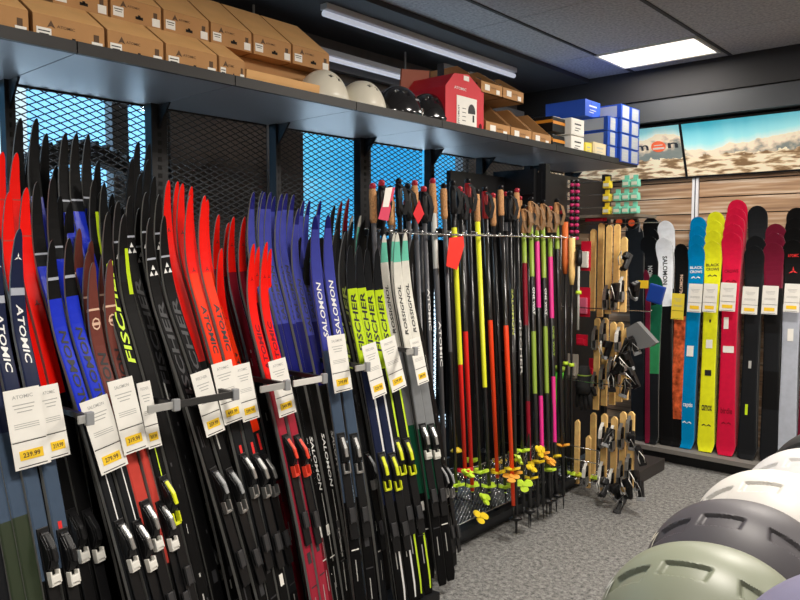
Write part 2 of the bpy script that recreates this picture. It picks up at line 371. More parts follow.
def print_text(P, bm, s, d0, length, hfrac, up=True, mi=0, shear=.15, bold=.02, yoff=0.):
    """lettering along the ski; d0 = distance of its upper end from the tip"""
    L = P.L; h = P.hw(L-d0-length/2)*2*hfrac
    if up: fn = lambda a, b: surf(P, L-d0-length+a, -b+yoff)
    else: fn = lambda a, b: surf(P, L-d0-a, b+yoff)
    text_bm(bm, s, .1, fn, shear, bold, length, h, mi)
def strip(P, bm, d0, d1, y0, y1, mi=0, lift=.001):
    L = P.L; n = max(1, int((d1-d0)/.05)); c = []
    for k in range(n+1):
        z = L-d1+(d1-d0)*k/n; hw = P.hw(z)*.86
        c.append((bm.verts.new(surf(P, z, y0*hw, lift)), bm.verts.new(surf(P, z, y1*hw, lift))))
    for k in range(n): bm.faces.new((c[k][0], c[k][1], c[k+1][1], c[k+1][0])).material_index = mi
def star3(P, bm, d, r, mi=0):      # three-pointed peak emblem
    L = P.L
    for a in (90, 210, 330):
        a = math.radians(a); p = [(0, 0)]; pts = []
        for da, rr in ((-.55, .32), (0, 1), (.55, .32)): pts.append((math.cos(a+da)*r*rr, math.sin(a+da)*r*rr))
        vs_ = [bm.verts.new(surf(P, L-d+q[1], q[0])) for q in [(0, 0)]+pts]
        bm.faces.new(vs_).material_index = mi
def tri3(P, bm, d, r, mi=0):       # triangle of three small triangles
    L = P.L
    for cx, cy in ((0, r*.9), (-r*.62, -r*.25), (r*.62, -r*.25)):
        bm.faces.new([bm.verts.new(surf(P, L-d+cy+b*r, cx+a*r)) for a, b in ((-.5, -.4), (.5, -.4), (0, .55))]).material_index = mi
def binding(P, par, zb, col='silver', long=True):
    col_l = {'atomic': PLK}.get(col); col = 'white' if col == 'atomic' else col
    """toe unit with lever, heel plate; built on the ski's top surface"""
    t0 = P.n(zb)+P.th(zb)
    bm = NB(); box(bm, (t0+.003, 0, zb-.13), (.006, .034, .40), bev=.002)
    o = mk('binding', bm, PLK, par)
    bm = NB()
    pts = [(t0+.004, zb+.065), (t0+.014, zb+.052), (t0+.030, zb+.015), (t0+.033, zb-.015), (t0+.020, zb-.040), (t0+.004, zb-.045)]
    prism(bm, [(x, -.015, z) for x, z in pts], (0, .030, 0)); bmesh.ops.bevel(bm, geom=bm.edges[:], offset=.004, segments=2, affect='EDGES')
    mk('toe_piece', bm, PLK, o)
    m = {'silver': SILV, 'white': PLW, 'red': mat('binding_red', (.8, .06, .03), .35), 'grey': PLG, 'yellow': mat('binding_yellow', (.75, .8, .02), .35)}[col]
    bm = NB()
    pts = [(t0+.016, zb+.054), (t0+.036, zb+.014), (t0+.039, zb-.022), (t0+.034, zb-.022), (t0+.030, zb+.008), (t0+.010, zb+.045)]
    prism(bm, [(x, -.007, z) for x, z in pts], (0, .014, 0)); bmesh.ops.bevel(bm, geom=bm.edges[:], offset=.0022, segments=1, affect='EDGES'); mk('lever', bm, col_l or (SILV if col == 'white' else m), o)
    bm = NB()
    for s in (-1, 1): box(bm, (t0+.016, s*.012, zb-.062), (.018, .005, .034), bev=.0015)
    box(bm, (t0+.014, 0, zb-.080), (.014, .028, .009), bev=.0015)
    if col == 'white': box(bm, (t0+.018, 0, zb-.066), (.016, .026, .020), bev=.003)
    mk('boot_clamp', bm, PLW if col == 'white' else (m if col in ('red', 'yellow') else SILV), o)
    bm = NB(); box(bm, (t0+.013, 0, zb-.24), (.008, .026, .055), bev=.003)
    for s in (-1, 1): box(bm, (t0+.017, s*.011, zb-.24), (.003, .003, .06))
    mk('heel_plate', bm, mat('heel_grey', (.035, .035, .038), .4), o)

def st(**k): return k
S = {
 'navy': st(z=[(.155, NAVY), (.175, LGR), (.50, NAVY), (.92, STEEL), (9, BLK)], txt=[('ATOMIC', .20, .165, .44, False, TXW)], star=(.075, .013, TXW), b='atomic', ),
 'redA': st(z=[(.13, RED), (.134, CORAL), (.60, RED), (9, BLK)], star=(.33, .012, TXK), b='atomic'),
 'blackblue': st(z=[(.20, BLK), (.206, LGR), (.24, CHAR), (.85, BLU), (9, BLK)]),
 'tallnavy': st(z=[(.24, BLK), (.90, mat('ski_royal', (.015, .022, .26), .4)), (9, BLK)]),
 'blueS': st(z=[(.10, BLK), (.108, LGR), (.16, BLK), (.52, BLU), (9, CHAR)], txt=[('SALOMON', .25, .26, .52, True, TXK)], line=(.60, .86, TXW), b='white'),
 'brown': st(z=[(.13, BRN), (.136, TXO), (.52, BRN), (.92, CORAL), (9, BLK)], txt=[('SALOMON', .26, .26, .6, True, TXK)], crest=(.175, TXO), b='white'),
 'limeF': st(z=[(9, BLK)], txt=[('FISCHER', .14, .32, .60, True, TXL)], line=(.62, .9, TXL), b='yellow'),
 'blacklime': st(z=[(.12, BLK), (.20, CHAR), (9, BLK)], limebar=(.10, .24)),
 'triF': st(z=[(.12, BLK), (.126, LGR), (9, BLK)], tri=(.165, .016, TXW), txt=[('FISCHER', .26, .36, .6, True, TXG)], b='grey'),
 'plain': st(z=[(.30, BLK), (9, BLK)], b='grey'),
 'ored': st(z=[(.25, RED), (.66, ORED), (1.25, CHAR), (9, BLK)], star=(.24, .010, TXK), txt=[('ATOMIC', .36, .17, .5, False, TXK)], b='silver', mark=True),
 'red': st(z=[(.62, RED), (.95, CHAR), (9, BLK)], star=(.16, .010, TXK), b='silver', mark=True),
 'redmar': st(z=[(.20, RED), (.62, MAR), (1.0, CHAR), (9, MAR)], star=(.10, .009, TXK), b='silver'),
 'redlong': st(z=[(.50, RED), (9, mat('ski_dark_crimson', (.33, .008, .03), .4))], txt=[('ATOMIC', .28, .17, .5, True, MAR)], b='red', star=(.12, .009, MAR)),
 'indigo': st(z=[(.06, DBLU), (.50, IND), (.70, DBLU), (9, BLK)], txt=[('SALOMON', .27, .22, .48, True, TXK)], b='grey', txt2=('SALOMON', 1.05, .25)),
 'indigoW': st(z=[(.05, DBLU), (.52, IND), (1.1, STEEL), (9, BLK)], txt=[('SALOMON', .25, .22, .44, True, TXW)], b='silver'),
 'limeJ': st(z=[(.17, CHAR), (.50, LIME), (1.05, NAVY), (9, BLK)], txt=[('FISCHER', .19, .24, .5, True, TXK)], side=(.52, 1.0, TXW), b='yellow', low2=True),
 'limeK': st(z=[(.17, CHAR), (.50, LIME), (1.05, CHAR), (9, BLK)], txt=[('FISCHER', .19, .24, .5, True, TXK)], side=(.50, 1.2, TXL), b='yellow', low2=True),
 'white': st(z=[(.035, WHT), (.12, MINT), (.52, WHT), (.85, GRY), (1.15, DGREEN), (9, BLK)], txt=[('ROSSIGNOL', .22, .22, .34, True, TXK)], b='white'),
 'mint': st(z=[(.05, WHT), (.16, MINT), (.5, WHT), (9, CHAR)]),
 'limetxt': st(z=[(9, CHAR)], txt=[('FISCHER', .22, .36, .7, True, mat('print_olive', (.30, .38, .04), .5))], b='grey'),
 'maroontip': st(z=[(.14, MAR), (9, CHAR)]),
}
S['olive'] = st(z=[(.5, NAVY), (.72, STEEL), (9, mat('ski_olive', (.025, .038, .018), .4))], txt=[('ATOMIC', .95, .18, .4, False, mat('print_olive3', (.25, .30, .12), .5))], b='atomic')
DESC = {'olive': 'navy ski with olive tail','navy': 'navy ski with white lettering', 'redA': 'red ski with black emblem', 'blackblue': 'black tipped blue ski', 'tallnavy': 'very tall navy and black ski', 'blueS': 'bright blue ski with black lettering',
 'brown': 'brown ski with gold crest', 'limeF': 'black ski with big lime lettering', 'blacklime': 'black ski with a lime bar', 'triF': 'black ski with white triangle emblem', 'plain': 'plain black ski', 'ored': 'orange-red ski with black lettering',
 'red': 'red ski with small dark emblem', 'redmar': 'red tipped maroon ski', 'redlong': 'long red ski with faint lettering', 'indigo': 'indigo ski, black letters', 'indigoW': 'indigo ski with white lettering', 'limeJ': 'charcoal ski with lime panel',
 'limeK': 'charcoal ski with lime side stripe', 'white': 'white ski with mint tip', 'mint': 'pale ski with mint band', 'limetxt': 'charcoal ski with olive lettering', 'maroontip': 'maroon tipped dark ski'}
XF, XT = -1.86, -2.16
NR = {}
def xc_ski(style, tu, tv, vu, vv, row, side, place, nrot=14, bnd=True, ws=1., xf=None, foot_z=.062):
    xs_ = [(0, .15), (230, .16), (290, .115), (330, .07), (355, .05), (385, .11), (450, .10)]   # how far the skis' feet lean on below the bindings
    for (a0, b0), (a1, b1) in zip(xs_, xs_[1:]):
        if a0 <= min(449, max(0, vu)) <= a1: sb = b0+(b1-b0)*(min(449, max(0, vu))-a0)/(a1-a0)
    vu, vv = vu+sb*(600-vv), 600
    s = S[style]; dx = .075*row; f0 = (XF if xf is None else xf)-dx; t0 = f0+(XT-XF)-.015*row
    nrm0 = Vector((math.cos(math.radians(nrot)), math.sin(math.radians(nrot)), .12)).normalized()
    tip = atp(tu, tv, f0, t0)-nrm0*.090; via = atp(vu, vv, f0, t0); d = (tip-via).normalized()
    foot = tip+d*((foot_z-tip.z)/d.z); L = (tip-foot).length
    P = Prof(L, 'xc'); P.ws = ws
    rn = ('front', 'second', 'third', 'fourth', 'fifth')[int(round(row)) if row == int(row) else int(row)]
    lab = DESC[style]+', '+side+' of '+rn+' pair, '+place
    o = root('cross_country_ski', lab, 'ski', (0, 0, 0), 0, 'cross-country skis on the left rack'); o.matrix_world = ski_frame(foot, d, nrm0)
    z = s['z']; mk('ski_body', ski_body(P, z, None), [BASE, EDGE if style not in ('plain',) else EDGEK]+[m for _, m in z], o)
    vis = row < 2.5
    if s.get('txt') and vis:
        for (tx, d0, ln, hf, up, m) in s['txt']:
            bm = NB(); print_text(P, bm, tx, d0, ln, hf, up); mk('lettering', bm, m, o)
    if s.get('txt2') and row < 1.5:
        bm = NB(); print_text(P, bm, 'SALOMON', L-.74, .21, .42, False, shear=.2); mk('lettering', bm, TXW, o)
        bm = NB(); strip(P, bm, L-.52, L-.26, -.1, .12); mk('stripe', bm, TXM, o)
    bm = NB(); k = 0; ms = []
    if s.get('star'): star3(P, bm, s['star'][0], s['star'][1], len(ms)); ms.append(s['star'][2]); k = 1
    if s.get('tri'): tri3(P, bm, s['tri'][0], s['tri'][1], len(ms)); ms.append(s['tri'][2]); k = 1
    if s.get('crest'):
        c = s['crest'][0]
        for q in range(8):
            a, b = q*math.pi/4, (q+1)*math.pi/4
            f = [surf(P, L-c+math.sin(x)*r_*1.25, math.cos(x)*r_) for x, r_ in ((a, .011), (b, .011), (b, .015), (a, .015))]
            bm.faces.new([bm.verts.new(p) for p in f]).material_index = len(ms)
        strip(P, bm, c-.004, c+.004, -.8, .8, len(ms)); ms.append(s['crest'][1]); k = 1
    if k: mk('emblem', bm, ms, o)
    else: bm.free()
    bm = NB(); k = 0; ms = []
    if s.get('line'): strip(P, bm, s['line'][0], min(s['line'][1], L-.3), -.08, .12, len(ms)); ms.append(s['line'][2]); k = 1
    if s.get('side'): strip(P, bm, s['side'][0], s['side'][1], .55, .95, len(ms)); ms.append(s['side'][2]); k = 1
    if s.get('low2') and vis:
        strip(P, bm, L-.45, L-.02, .5, .9, len(ms)); ms.append(s['side'][2]); strip(P, bm, L-.40, L-.28, -.7, .9, len(ms), .0016); ms.append(TXW); k = 1
    if s.get('limebar'): strip(P, bm, *s['limebar'], .1, .9, len(ms)); ms.append(LIME); k = 1
    if s.get('mark') and L > 1.1: strip(P, bm, L-.80, L-.74, -.3, .3, len(ms)); ms.append(TXR); k = 1
    if style == 'navy': strip(P, bm, .80, .86, -.4, .2, len(ms)); ms.append(TXR); k = 1
    if k: mk('stripe', bm, ms, o)
    else: bm.free()
    if row < 3 and L > 1.2 and style in ('plain', 'triF', 'blacklime', 'limetxt', 'maroontip', 'redmar'):
        rq = random.Random(int(tu*7+tv)); bm = NB()
        for k in range(6):
            d0 = rq.uniform(.5, L-.3); a0 = rq.uniform(-.8, .5); strip(P, bm, d0, d0+rq.choice((.012, .03, .07)), a0, a0+rq.choice((.12, .3)), rq.randint(0, 1))
        mk('small_print', bm, [TXM, TXG], o)
    if row < 1.5 and L > 1.2:
        bm = NB(); q = (style+''); k = (int(tu) % 4)*.03
        strip(P, bm, L-.34-k, L-.30-k, -.5, .5, 0); strip(P, bm, L-.22-k, L-.215-k, -.8, .8, 0); strip(P, bm, L-.18-k, L-.10-k, -.25, -.05, 1)
        mk('tail_print', bm, [CARD if int(tu) % 3 == 0 else TXG, TXM], o)
    if s.get('b') and bnd:
        zb = L*.46
        if bnd is not True:
            lo, hi = .25, L*.75
            for _ in range(20):
                zb = (lo+hi)/2
                if projv(foot+d*zb+nrm0*.04) > bnd: lo = zb
                else: hi = zb
        binding(P, o, zb, s['b'])
    return o
# rows of pairs: style, tips (u,v), points the skis pass through, row, place
def pair(style, a, b, va, vb, row, place, **k):
    xc_ski(style, *a, *va, row, 'left', place, **k); xc_ski(style, *b, *vb, row, 'right', place, **k)
A_ = 'at the far left'; B_ = 'in the bright blue bunch'; C_ = 'in the brown bunch'; D_ = 'right of the brown skis'; E_ = 'left of the red bunches'
F_ = 'in the leftmost red bunch'; G_ = 'in the middle red bunch'; H_ = 'in the rightmost red bunch'; I1 = 'left part of the indigo bunch'; I2 = 'middle of the indigo bunch'; I3 = 'right part of the indigo bunch'
J1 = 'in the left lime bunch'; J2 = 'in the right lime bunch'; K1 = 'beside the first poles'; K2 = 'between lime and white skis'
pair('navy', (-2, 240), (19, 233), (25, 475), (44, 475), 0, A_, bnd=556)
pair('redA', (9, 196), (26, 192), (60, 470), (75, 468), 1, A_, bnd=535)
pair('redA', (2, 156), (16, 157), (40, 440), (60, 440), 2, A_, bnd=False)
pair('tallnavy', (20, 122), (36, 122), (66, 420), (80, 420), 3, A_)
pair('tallnavy', (31, 150), (46, 137), (78, 440), (92, 440), 4, A_)
pair('blueS', (52, 245), (69, 243), (113, 495), (130, 490), 0, B_, bnd=545)
pair('blackblue', (37, 186), (53, 180), (104, 470), (118, 470), 1, B_)
pair('blackblue', (65, 137), (76, 137), (120, 420), (132, 420), 2, B_)
pair('blackblue', (73, 172), (88, 138), (130, 420), (142, 420), 3, B_)
pair('brown', (93, 267), (110, 264), (140, 485), (154, 478), 0, C_, bnd=525)
pair('brown', (88, 256), (104, 254), (134, 478), (148, 470), 1, C_, bnd=False)
pair('brown', (79, 233), (91, 245), (126, 450), (137, 450), 2, C_, bnd=False)
pair('blacklime', (77, 170), (91, 204), (140, 420), (150, 420), 3, C_)
xc_ski('limeF', 108, 216, 147, 380, 0, 'left', D_, bnd=500)
xc_ski('blacklime', 124, 218, 162, 380, 0, 'right', D_, bnd=500)
pair('blacklime', (94, 183), (104, 187), (158, 420), (168, 420), 2, D_)
pair('triF', (118, 205), (130, 200), (172, 420), (184, 420), 1, D_, bnd=False)
pair('triF', (150, 222), (164, 220), (223, 490), (239, 484), 0, E_, bnd=490)
pair('triF', (146, 196), (159, 198), (206, 450), (220, 450), 1, E_, bnd=470)
pair('plain', (140, 178), (154, 180), (196, 440), (210, 440), 2, E_, bnd=False)
pair('plain', (132, 162), (148, 163), (184, 430), (198, 430), 3, E_, bnd=False)
pair('plain', (138, 145), (149, 147), (186, 400), (200, 400), 4, E_, bnd=False)
pair('ored', (190, 199), (204, 199), (243, 440), (255, 434), 0, F_, bnd=475)
pair('red', (168, 184), (182, 187), (226, 440), (238, 436), 1, F_, bnd=520)
pair('red', (177, 185), (191, 190), (236, 440), (249, 436), 2, F_, bnd=False)
pair('ored', (207, 203), (221, 252), (257, 440), (268, 436), 1, G_, bnd=475)
pair('redmar', (233, 220), (244, 220), (277, 440), (289, 436), 2, G_, bnd=False)
pair('redmar', (218, 218), (228, 226), (262, 440), (275, 440), 3, G_, bnd=False)
pair('redlong', (253, 247), (266, 245), (292, 440), (304, 438), 0, H_, bnd=455)
pair('redmar', (258, 250), (270, 252), (300, 440), (312, 440), 1, H_, bnd=False)
pair('indigo', (253, 195), (264, 195), (309, 440), (321, 440), 1, I1, bnd=False)
pair('indigo', (270, 195), (281, 197), (322, 440), (334, 440), 1, I2, bnd=False)
pair('indigo', (262, 194), (274, 199), (314, 420), (326, 420), 3, I1, bnd=False)
pair('indigo', (286, 196), (298, 211), (334, 440), (346, 440), 1, I3, bnd=False)
pair('indigo', (293, 197), (303, 203), (338, 440), (350, 440), 2, I3, bnd=False)
pair('indigo', (309, 203), (320, 203), (352, 440), (364, 440), 3, I3, bnd=False)
pair('indigoW', (315, 218), (328, 217), (350, 440), (361, 436), 0, 'beside the lime bunch', bnd=452, nrot=-20)
pair('limetxt', (336, 232), (345, 234), (370, 440), (380, 440), 1, K2, bnd=470)
pair('maroontip', (341, 204), (348, 201), (380, 440), (390, 440), 3, K2)
pair('plain', (352, 224), (362, 224), (392, 440), (400, 440), 2, K2, bnd=500)
pair('limeJ', (350, 247), (359, 247), (384, 440), (395, 437), 0, J1, bnd=470, nrot=-22)
pair('limeK', (367, 250), (377, 250), (402, 440), (412, 437), 0, J2, bnd=455, nrot=-22)
pair('mint', (352, 218), (360, 218), (394, 420), (404, 420), 3, J2)
pair('plain', (364, 222), (372, 218), (408, 420), (416, 420), 2, J2)
pair('white', (384, 236), (394, 235), (416, 430), (426, 428), 1, K1, bnd=False, nrot=-22)
pair('white', (397, 235), (405, 234), (428, 440), (437, 437), 0, K1, bnd=440, nrot=-22)
pair('plain', (408, 232), (414, 236), (441, 470), (447, 470), 1, K1, bnd=480)

# fastening bars in front of the skis, on arms from the uprights
def arm_bar(y0, y1, z, label, col):
    t = root('retaining_arm', label, 'rack arm', (0, 0, 0), 0, 'retaining arms of the ski rack')
    bm = NB(); box(bm, (-1.895, (y0+y1)/2, z), (.008, y1-y0, .022), bev=.002); mk('front_bar', bm, col, t)
    bm = NB(); box(bm, ((-1.90+XM)/2, y1, z), (abs(XM+1.90), .014, .016)); mk('arm', bm, FRAME, t)
    bm = NB(); box(bm, (-1.893, y1, z), (.016, .022, .036), bev=.003); mk('hinge', bm, PLG, t)
arm_bar(.86, .89, 1.05, 'short grey retaining arm beside the double tag', FRAME2)
arm_bar(1.06, 1.15, 1.045, 'short grey retaining arm left of the black skis', FRAME2)
arm_bar(1.16, 1.36, 1.045, 'black retaining arm across the black skis', mat('arm_black', (.05, .05, .05), .35, .3))
arm_bar(1.46, 1.57, 1.045, 'grey retaining arm left of the long red skis', FRAME2)
arm_bar(1.60, 1.74, 1.045, 'white retaining arm right of the long red skis', mat('arm_white', (.72, .7, .66), .4))
arm_bar(1.90, 1.96, 1.06, 'thin grey retaining arm beside the indigo skis', FRAME2)
arm_bar(2.19, 2.24, 1.09, 'thin grey retaining arm beside the right lime skis', FRAME2)

# ------------------------------------------------------------------ price tags
def quad_tag(name, label, TLp, TRp, BRp, BLp, head, price, lines=3, xf=None, xt=None, lift=.0, plane=None, sticker=True, group='price tags on the left rack'):
    xf = XF+.055 if xf is None else xf; xt = XT+.055 if xt is None else xt
    f = plane or (lambda p: atp(p[0], p[1], xf, xt))
    a, b, c, d = [f(p) for p in (TLp, TRp, BRp, BLp)]
    ctr = (a+b+c+d)/4; up = ((a+b)-(c+d)); H = up.length/2; up.normalize(); rt = ((b+c)-(a+d))/2; rt = rt-up*rt.dot(up); W = rt.length; rt.normalize(); n = rt.cross(up)
    M = Matrix((n, rt, up)).transposed().to_4x4(); M.translation = ctr
    t = root(name, label, 'price tag', group=group); t.matrix_world = M
    bm = NB(); box(bm, (0, 0, H*.175), (.0016, W, H*.65)); box(bm, (0, 0, -H*.33), (.0016, W, H*.335)); box(bm, (-.0008, 0, 0), (.001, W*.98, H*.98)); mk('card', bm, CARD, t)
    bm = NB()
    def put(s, z, h, ln, y=0, mi=0): text_bm(bm, s, .1, lambda p, q: Vector((.0012, y-ln/2+p, z+q)), 0, .01, ln, h, mi)
    if head: put(head, H*.40, H*.045, W*.58)
    r = random.Random(int(TLp[0]*7)); z = H*.30
    for k in range(lines):
        wd = W*(.6-.12*k+.1*r.random()); box(bm, (.0010, 0, z), (.0006, wd, H*.012)); z -= H*.045
    for k in range(3): box(bm, (.0010, 0, H*.06-k*H*.026), (.0006, W*.7, H*.008))
    box(bm, (.0010, 0, -H*.16), (.0006, W*.94, H*.010), 1)
    box(bm, (.0010, 0, -H*.47), (.0006, W*.8, H*.012), 1)
    mk('printed_text', bm, [TXM, TXK], t)
    if sticker:
        bm = NB(); box(bm, (.0014, 0, -H*.33), (.0010, W*.66, H*.12), bev=.0004); st_ = mk('price_sticker', bm, CARDY, t)
        if price:
            bm = NB(); text_bm(bm, price, .1, lambda p, q: Vector((.0023, -W*.24+p, -H*.33+q)), 0, .02, W*.48, H*.06); mk('price_figures', bm, TXB, st_)
    return t
T = [((2, 391), (39, 386), (51, 463), (16, 471), 'ATOMIC', '239.99', 'large white price tag at far left, lower price 239.99', 0),
 ((38, 387), (56, 383), (72, 454), (48, 461), 'ATOMIC', '219.99', 'white price tag half under the leftmost tag', -.012),
 ((79, 402), (107, 395), (129, 465), (101, 475), 'SALOMON', '279.99', 'white price tag reading 279.99 on the bright blue skis', 0),
 ((107, 381), (132, 377), (149, 448), (124, 455), 'SALOMON', '319.99', 'white price tag reading 319.99 on the brown skis', .008),
 ((136, 383), (150, 381), (162, 446), (149, 449), 'FISCHER', '369.99', 'white price tag partly behind the 319.99 tag', -.01),
 ((190, 373), (209, 370), (226, 432), (206, 436), 'FISCHER', '259.99', 'leftmost of three tags beside the black skis', 0),
 ((210, 364), (232, 360), (244, 420), (225, 424), 'ATOMIC', '449.99', 'middle of the three tags on the left red skis', .004),
 ((233, 366), (249, 362), (260, 418), (243, 422), 'ATOMIC', '399.99', 'rightmost of three tags at the left red skis', 0),
 ((268, 361), (285, 358), (297, 413), (279, 417), 'ATOMIC', '349.99', 'white price tag on the long red skis', 0),
 ((326, 336), (345, 334), (352, 390), (335, 393), 'SALOMON', '299.99', 'white price tag on the white lettered indigo skis', .004),
 ((361, 345), (376, 343), (387, 395), (373, 398), 'FISCHER', '329.99', 'white price tag on the left lime skis', .006),
 ((379, 339), (395, 337), (407, 388), (392, 391), 'FISCHER', '379.99', 'white price tag on the right lime skis', .006),
 ((409, 340), (420, 336), (429, 382), (418, 385), 'ROSSIGNOL', '289.99', 'white price tag on the white skis', .006)]
for a, b, c, d, h, p, l, lf in T: quad_tag('price_tag', l, a, b, c, d, h, p, xf=XF+.045+lf, xt=XT+.045+lf)

for k, (y0, y1, l) in enumerate(((.47, 1.0, 'at the far left'), (1.06, 1.56, 'behind the brown and black skis'), (1.64, 2.19, 'behind the red skis'), (2.24, 2.42, 'behind the lime skis'), (2.44, 3.34, 'behind the first poles'), (3.40, 3.88, 'behind the yellow poles'))):
    z1_ = 1.04 if y0 < 2.43 else 1.56; z0_ = .08 if y0 < 2.43 else .50; bm = NB(); box(bm, (-2.70, (y0+y1)/2, (z0_+z1_)/2), (.02, y1-y0, z1_-z0_)); tag(mk('blackout_panel', bm, FRAME), 'added black panel shutting out window light '+l, 'panel')  # panels added to black out window light between skis and poles
for i, (a, b, va, vb, r, stl) in enumerate((((-34, 250), (-20, 248), (-8, 475), (7, 475), 0, 'olive'), ((-58, 230), (-44, 230), (-34, 520), (-20, 520), 0, 'limetxt'), ((-20, 180), (-8, 178), (24, 500), (36, 500), 2, 'plain'), ((-28, 160), (-14, 160), (8, 500), (20, 500), 3.4, 'tallnavy'),
        )): pair(stl, a, b, va, vb, r, 'cut at left edge, %s' % ['second nearest', 'nearest', 'third nearest', 'deepest'][i], bnd=False)
for i, (a, b, va, vb, r, stl, pl__) in enumerate((((86, 160), (98, 165), (150, 400), (160, 400), 4, 'plain', 'above the lime bar skis'), ((100, 196), (112, 198), (160, 420), (172, 420), 3, 'plain', 'left of the triangle emblem skis'), ((112, 210), (122, 212), (182, 440), (194, 440), 3, 'plain', 'behind the triangle emblem skis'),
        ((128, 214), (139, 212), (190, 460), (202, 460), 2, 'triF', 'just left of the black bunch'), ((56, 170), (66, 178), (112, 440), (124, 440), 4, 'blackblue', 'deep in the blue bunch'), ((60, 200), (70, 206), (116, 460), (128, 460), 2.2, 'plain', 'among the blue skis'),
        ((334, 208), (340, 214), (366, 430), (374, 430), 2, 'plain', 'between indigo and olive lettered skis'), ((300, 240), (310, 240), (340, 500), (350, 500), 2, 'plain', 'low behind the indigo skis'), ((240, 250), (250, 250), (292, 500), (302, 500), 4, 'plain', 'deep behind the red bunches'), ((172, 230), (184, 232), (232, 500), (244, 500), 2.5, 'plain', 'under the leftmost red bunch'))):
    pair(stl, a, b, va, vb, r, pl__, bnd=(560 if i in (3, 7, 9) else False))
# ------------------------------------------------------------------ base under the left rack
bm = NB(); box(bm, (-2.31, 1.38, .03), (.94, 1.92, .06)); tag(mk('ski_plinth', bm, FRAME), 'low black steel base under the cross-country skis', 'plinth')

# ------------------------------------------------------------------ alpine skis along the back wall
bm = NB(); box(bm, (-.6, 5.24, .095), (3.16, .50, .03)); box(bm, (-.6, 5.27, .04), (3.12, .42, .08), 1); tag(mk('display_plinth', bm, [mat('plinth_top', (.20, .185, .17), .6), FRAME]), 'long low grey plinth under the alpine skis', 'plinth')
AL = {
 'black': (BLK, [('SALOMON', .30, .14, TXM)]), 'blackred': (BLK, []), 'white': (WHITE, [('SALOMON', .12, .26, TXK)]), 'dark': (GRY, []),
}
def alp_ski(zones, tu, tv, bu, row, label, txt=(), chev=None, extra=None, ws=1., grp='alpine skis on the back wall'):
    yf, yt = 5.09+.042*row, 5.27+.042*row
    tip = aty(tu, tv, yt); zf = .113
    ft = aty(bu, 445, yf); ft.z = zf
    nrm = Vector((0, -1, .08)).normalized()
    d = (tip-nrm*.05-ft).normalized(); L = (tip-ft).length
    P = Prof(L, 'alp'); P.ws = ws
    o = root('alpine_ski', label, 'ski', group=grp); o.matrix_world = ski_frame(ft, d, nrm)
    mk('ski_body', ski_body(P, zones, None), [BASE, EDGE]+[m for _, m in zones], o)
    for (s_, d0, ln, hf, up, m) in txt:
        bm = NB(); print_text(P, bm, s_, d0, ln, hf, up, shear=0); mk('lettering', bm, m, o)
    if chev:
        bm = NB()
        for d0, sz in chev[0]:
            for sx in (-1, 1):
                for a, b in ((0, .5), (.5, 1)):
                    p = [(a*sz, (a-.0)*-.0+ (-.5 if a == 0 else .0)*sz*.6), (b*sz, (0 if a == 0 else -.3)*sz), (b*sz, (.28 if a == 0 else -.02)*sz), (a*sz, (-.22 if a == 0 else .28)*sz)]
                    bm.faces.new([bm.verts.new(surf(P, L-d0+z, sx*y)) for y, z in p])
        mk('emblem', bm, chev[1], o)
    if extra: extra(P, o)
    return o
def al_label(P, o, d, m=TXW, w=.5, h=.07, y=0):
    bm = NB(); z = P.L-d; box(bm, (surf(P, z, 0).x+.001, y, z), (.0015, P.hw(z)*2*w, h)); mk('sticker', bm, m, o)
cols = []
def al_col(u, vs_, bu, zones, desc, txt=(), chev=None, extra=None, ws=1., du=1.2):
    n = len(vs_)
    for i, v in enumerate(vs_):          # from the front ski back
        pos = ['front', 'second', 'third', 'fourth', 'rearmost'][i] if i < n-1 or n == 1 or i == 0 else 'rearmost'
        alp_ski(zones if not isinstance(zones, dict) else zones[i], u+du*i, v, bu+.8*i, i, desc+', %s of its stack' % pos, txt if i == 0 else (), chev if i == 0 else None, extra if i == 0 else None, ws)
tx = [('BLACK', .36, .0, 0, 0, 0)]
def cx(P, o, word=None, m=TXK, d=.33, w=.9, h=.03):
    bm = NB(); z = P.L-d
    text_bm(bm, word, .1, lambda a, b: surf(P, z+b, a-P.hw(z)*w*.85), 0, .02, P.hw(z)*1.7*w, h); mk('lettering', bm, m, o)
al_col(633, [225], 640, [(9, CHAR)], 'dark grey alpine ski beside the beech boards', ws=1.05)
al_col(648, [236, 228, 218], 652, [(.10, BLK), (9, BLK)], 'black alpine ski left of the white ones', txt=[('SALOMON', .22, .17, .3, True, TXM)], ws=1.0)
al_col(663, [238, 221], 667, [(.50, WHITE), (9, BLK)], 'white alpine ski', txt=[('SALOMON', .13, .21, .30, False, TXK)], ws=.95, du=2)
al_col(681, [244], 676, [(.52, BLK), (.60, ORG), (1.25, ORG), (9, BLK)], 'black and rust-orange alpine ski', txt=[('SALOMON', .22, .16, .25, True, TXO)], ws=.80)
def blue_x(P, o): cx(P, o, 'BLACK', TXW, .165, h=.020); cx(P, o, 'CROWS', TXW, .195, h=.020); al_label(P, o, .76, CARD, .5, .075, -.005); cx(P, o, 'captis', TXW, P.L-.30, .8, .04)
def yel_x(P, o): cx(P, o, 'BLACK', TXK, .165, h=.020); cx(P, o, 'CROWS', TXK, .195, h=.020); al_label(P, o, .72, CARD, .45, .06); al_label(P, o, .92, TXK, .45, .04); cx(P, o, 'camox', TXK, P.L-.30, .8, .04); al_label(P, o, .56, TXK, .12, .02)
def red_x(P, o): cx(P, o, 'CROWS', MAR, .26, h=.022); al_label(P, o, .62, CARD, .3, .08, -.02); al_label(P, o, .80, CARD, .7, .045); cx(P, o, 'birdie', MAR, P.L-.30, .8, .04)
CH = [(.36, .035), (.385, .035)]
al_col(696, [244, 235, 226, 217], 686, [(9, CYB)], 'azure blue alpine ski', chev=([(.235, .030), (1.26, .030)], TXW), extra=blue_x, ws=.92, du=.7)
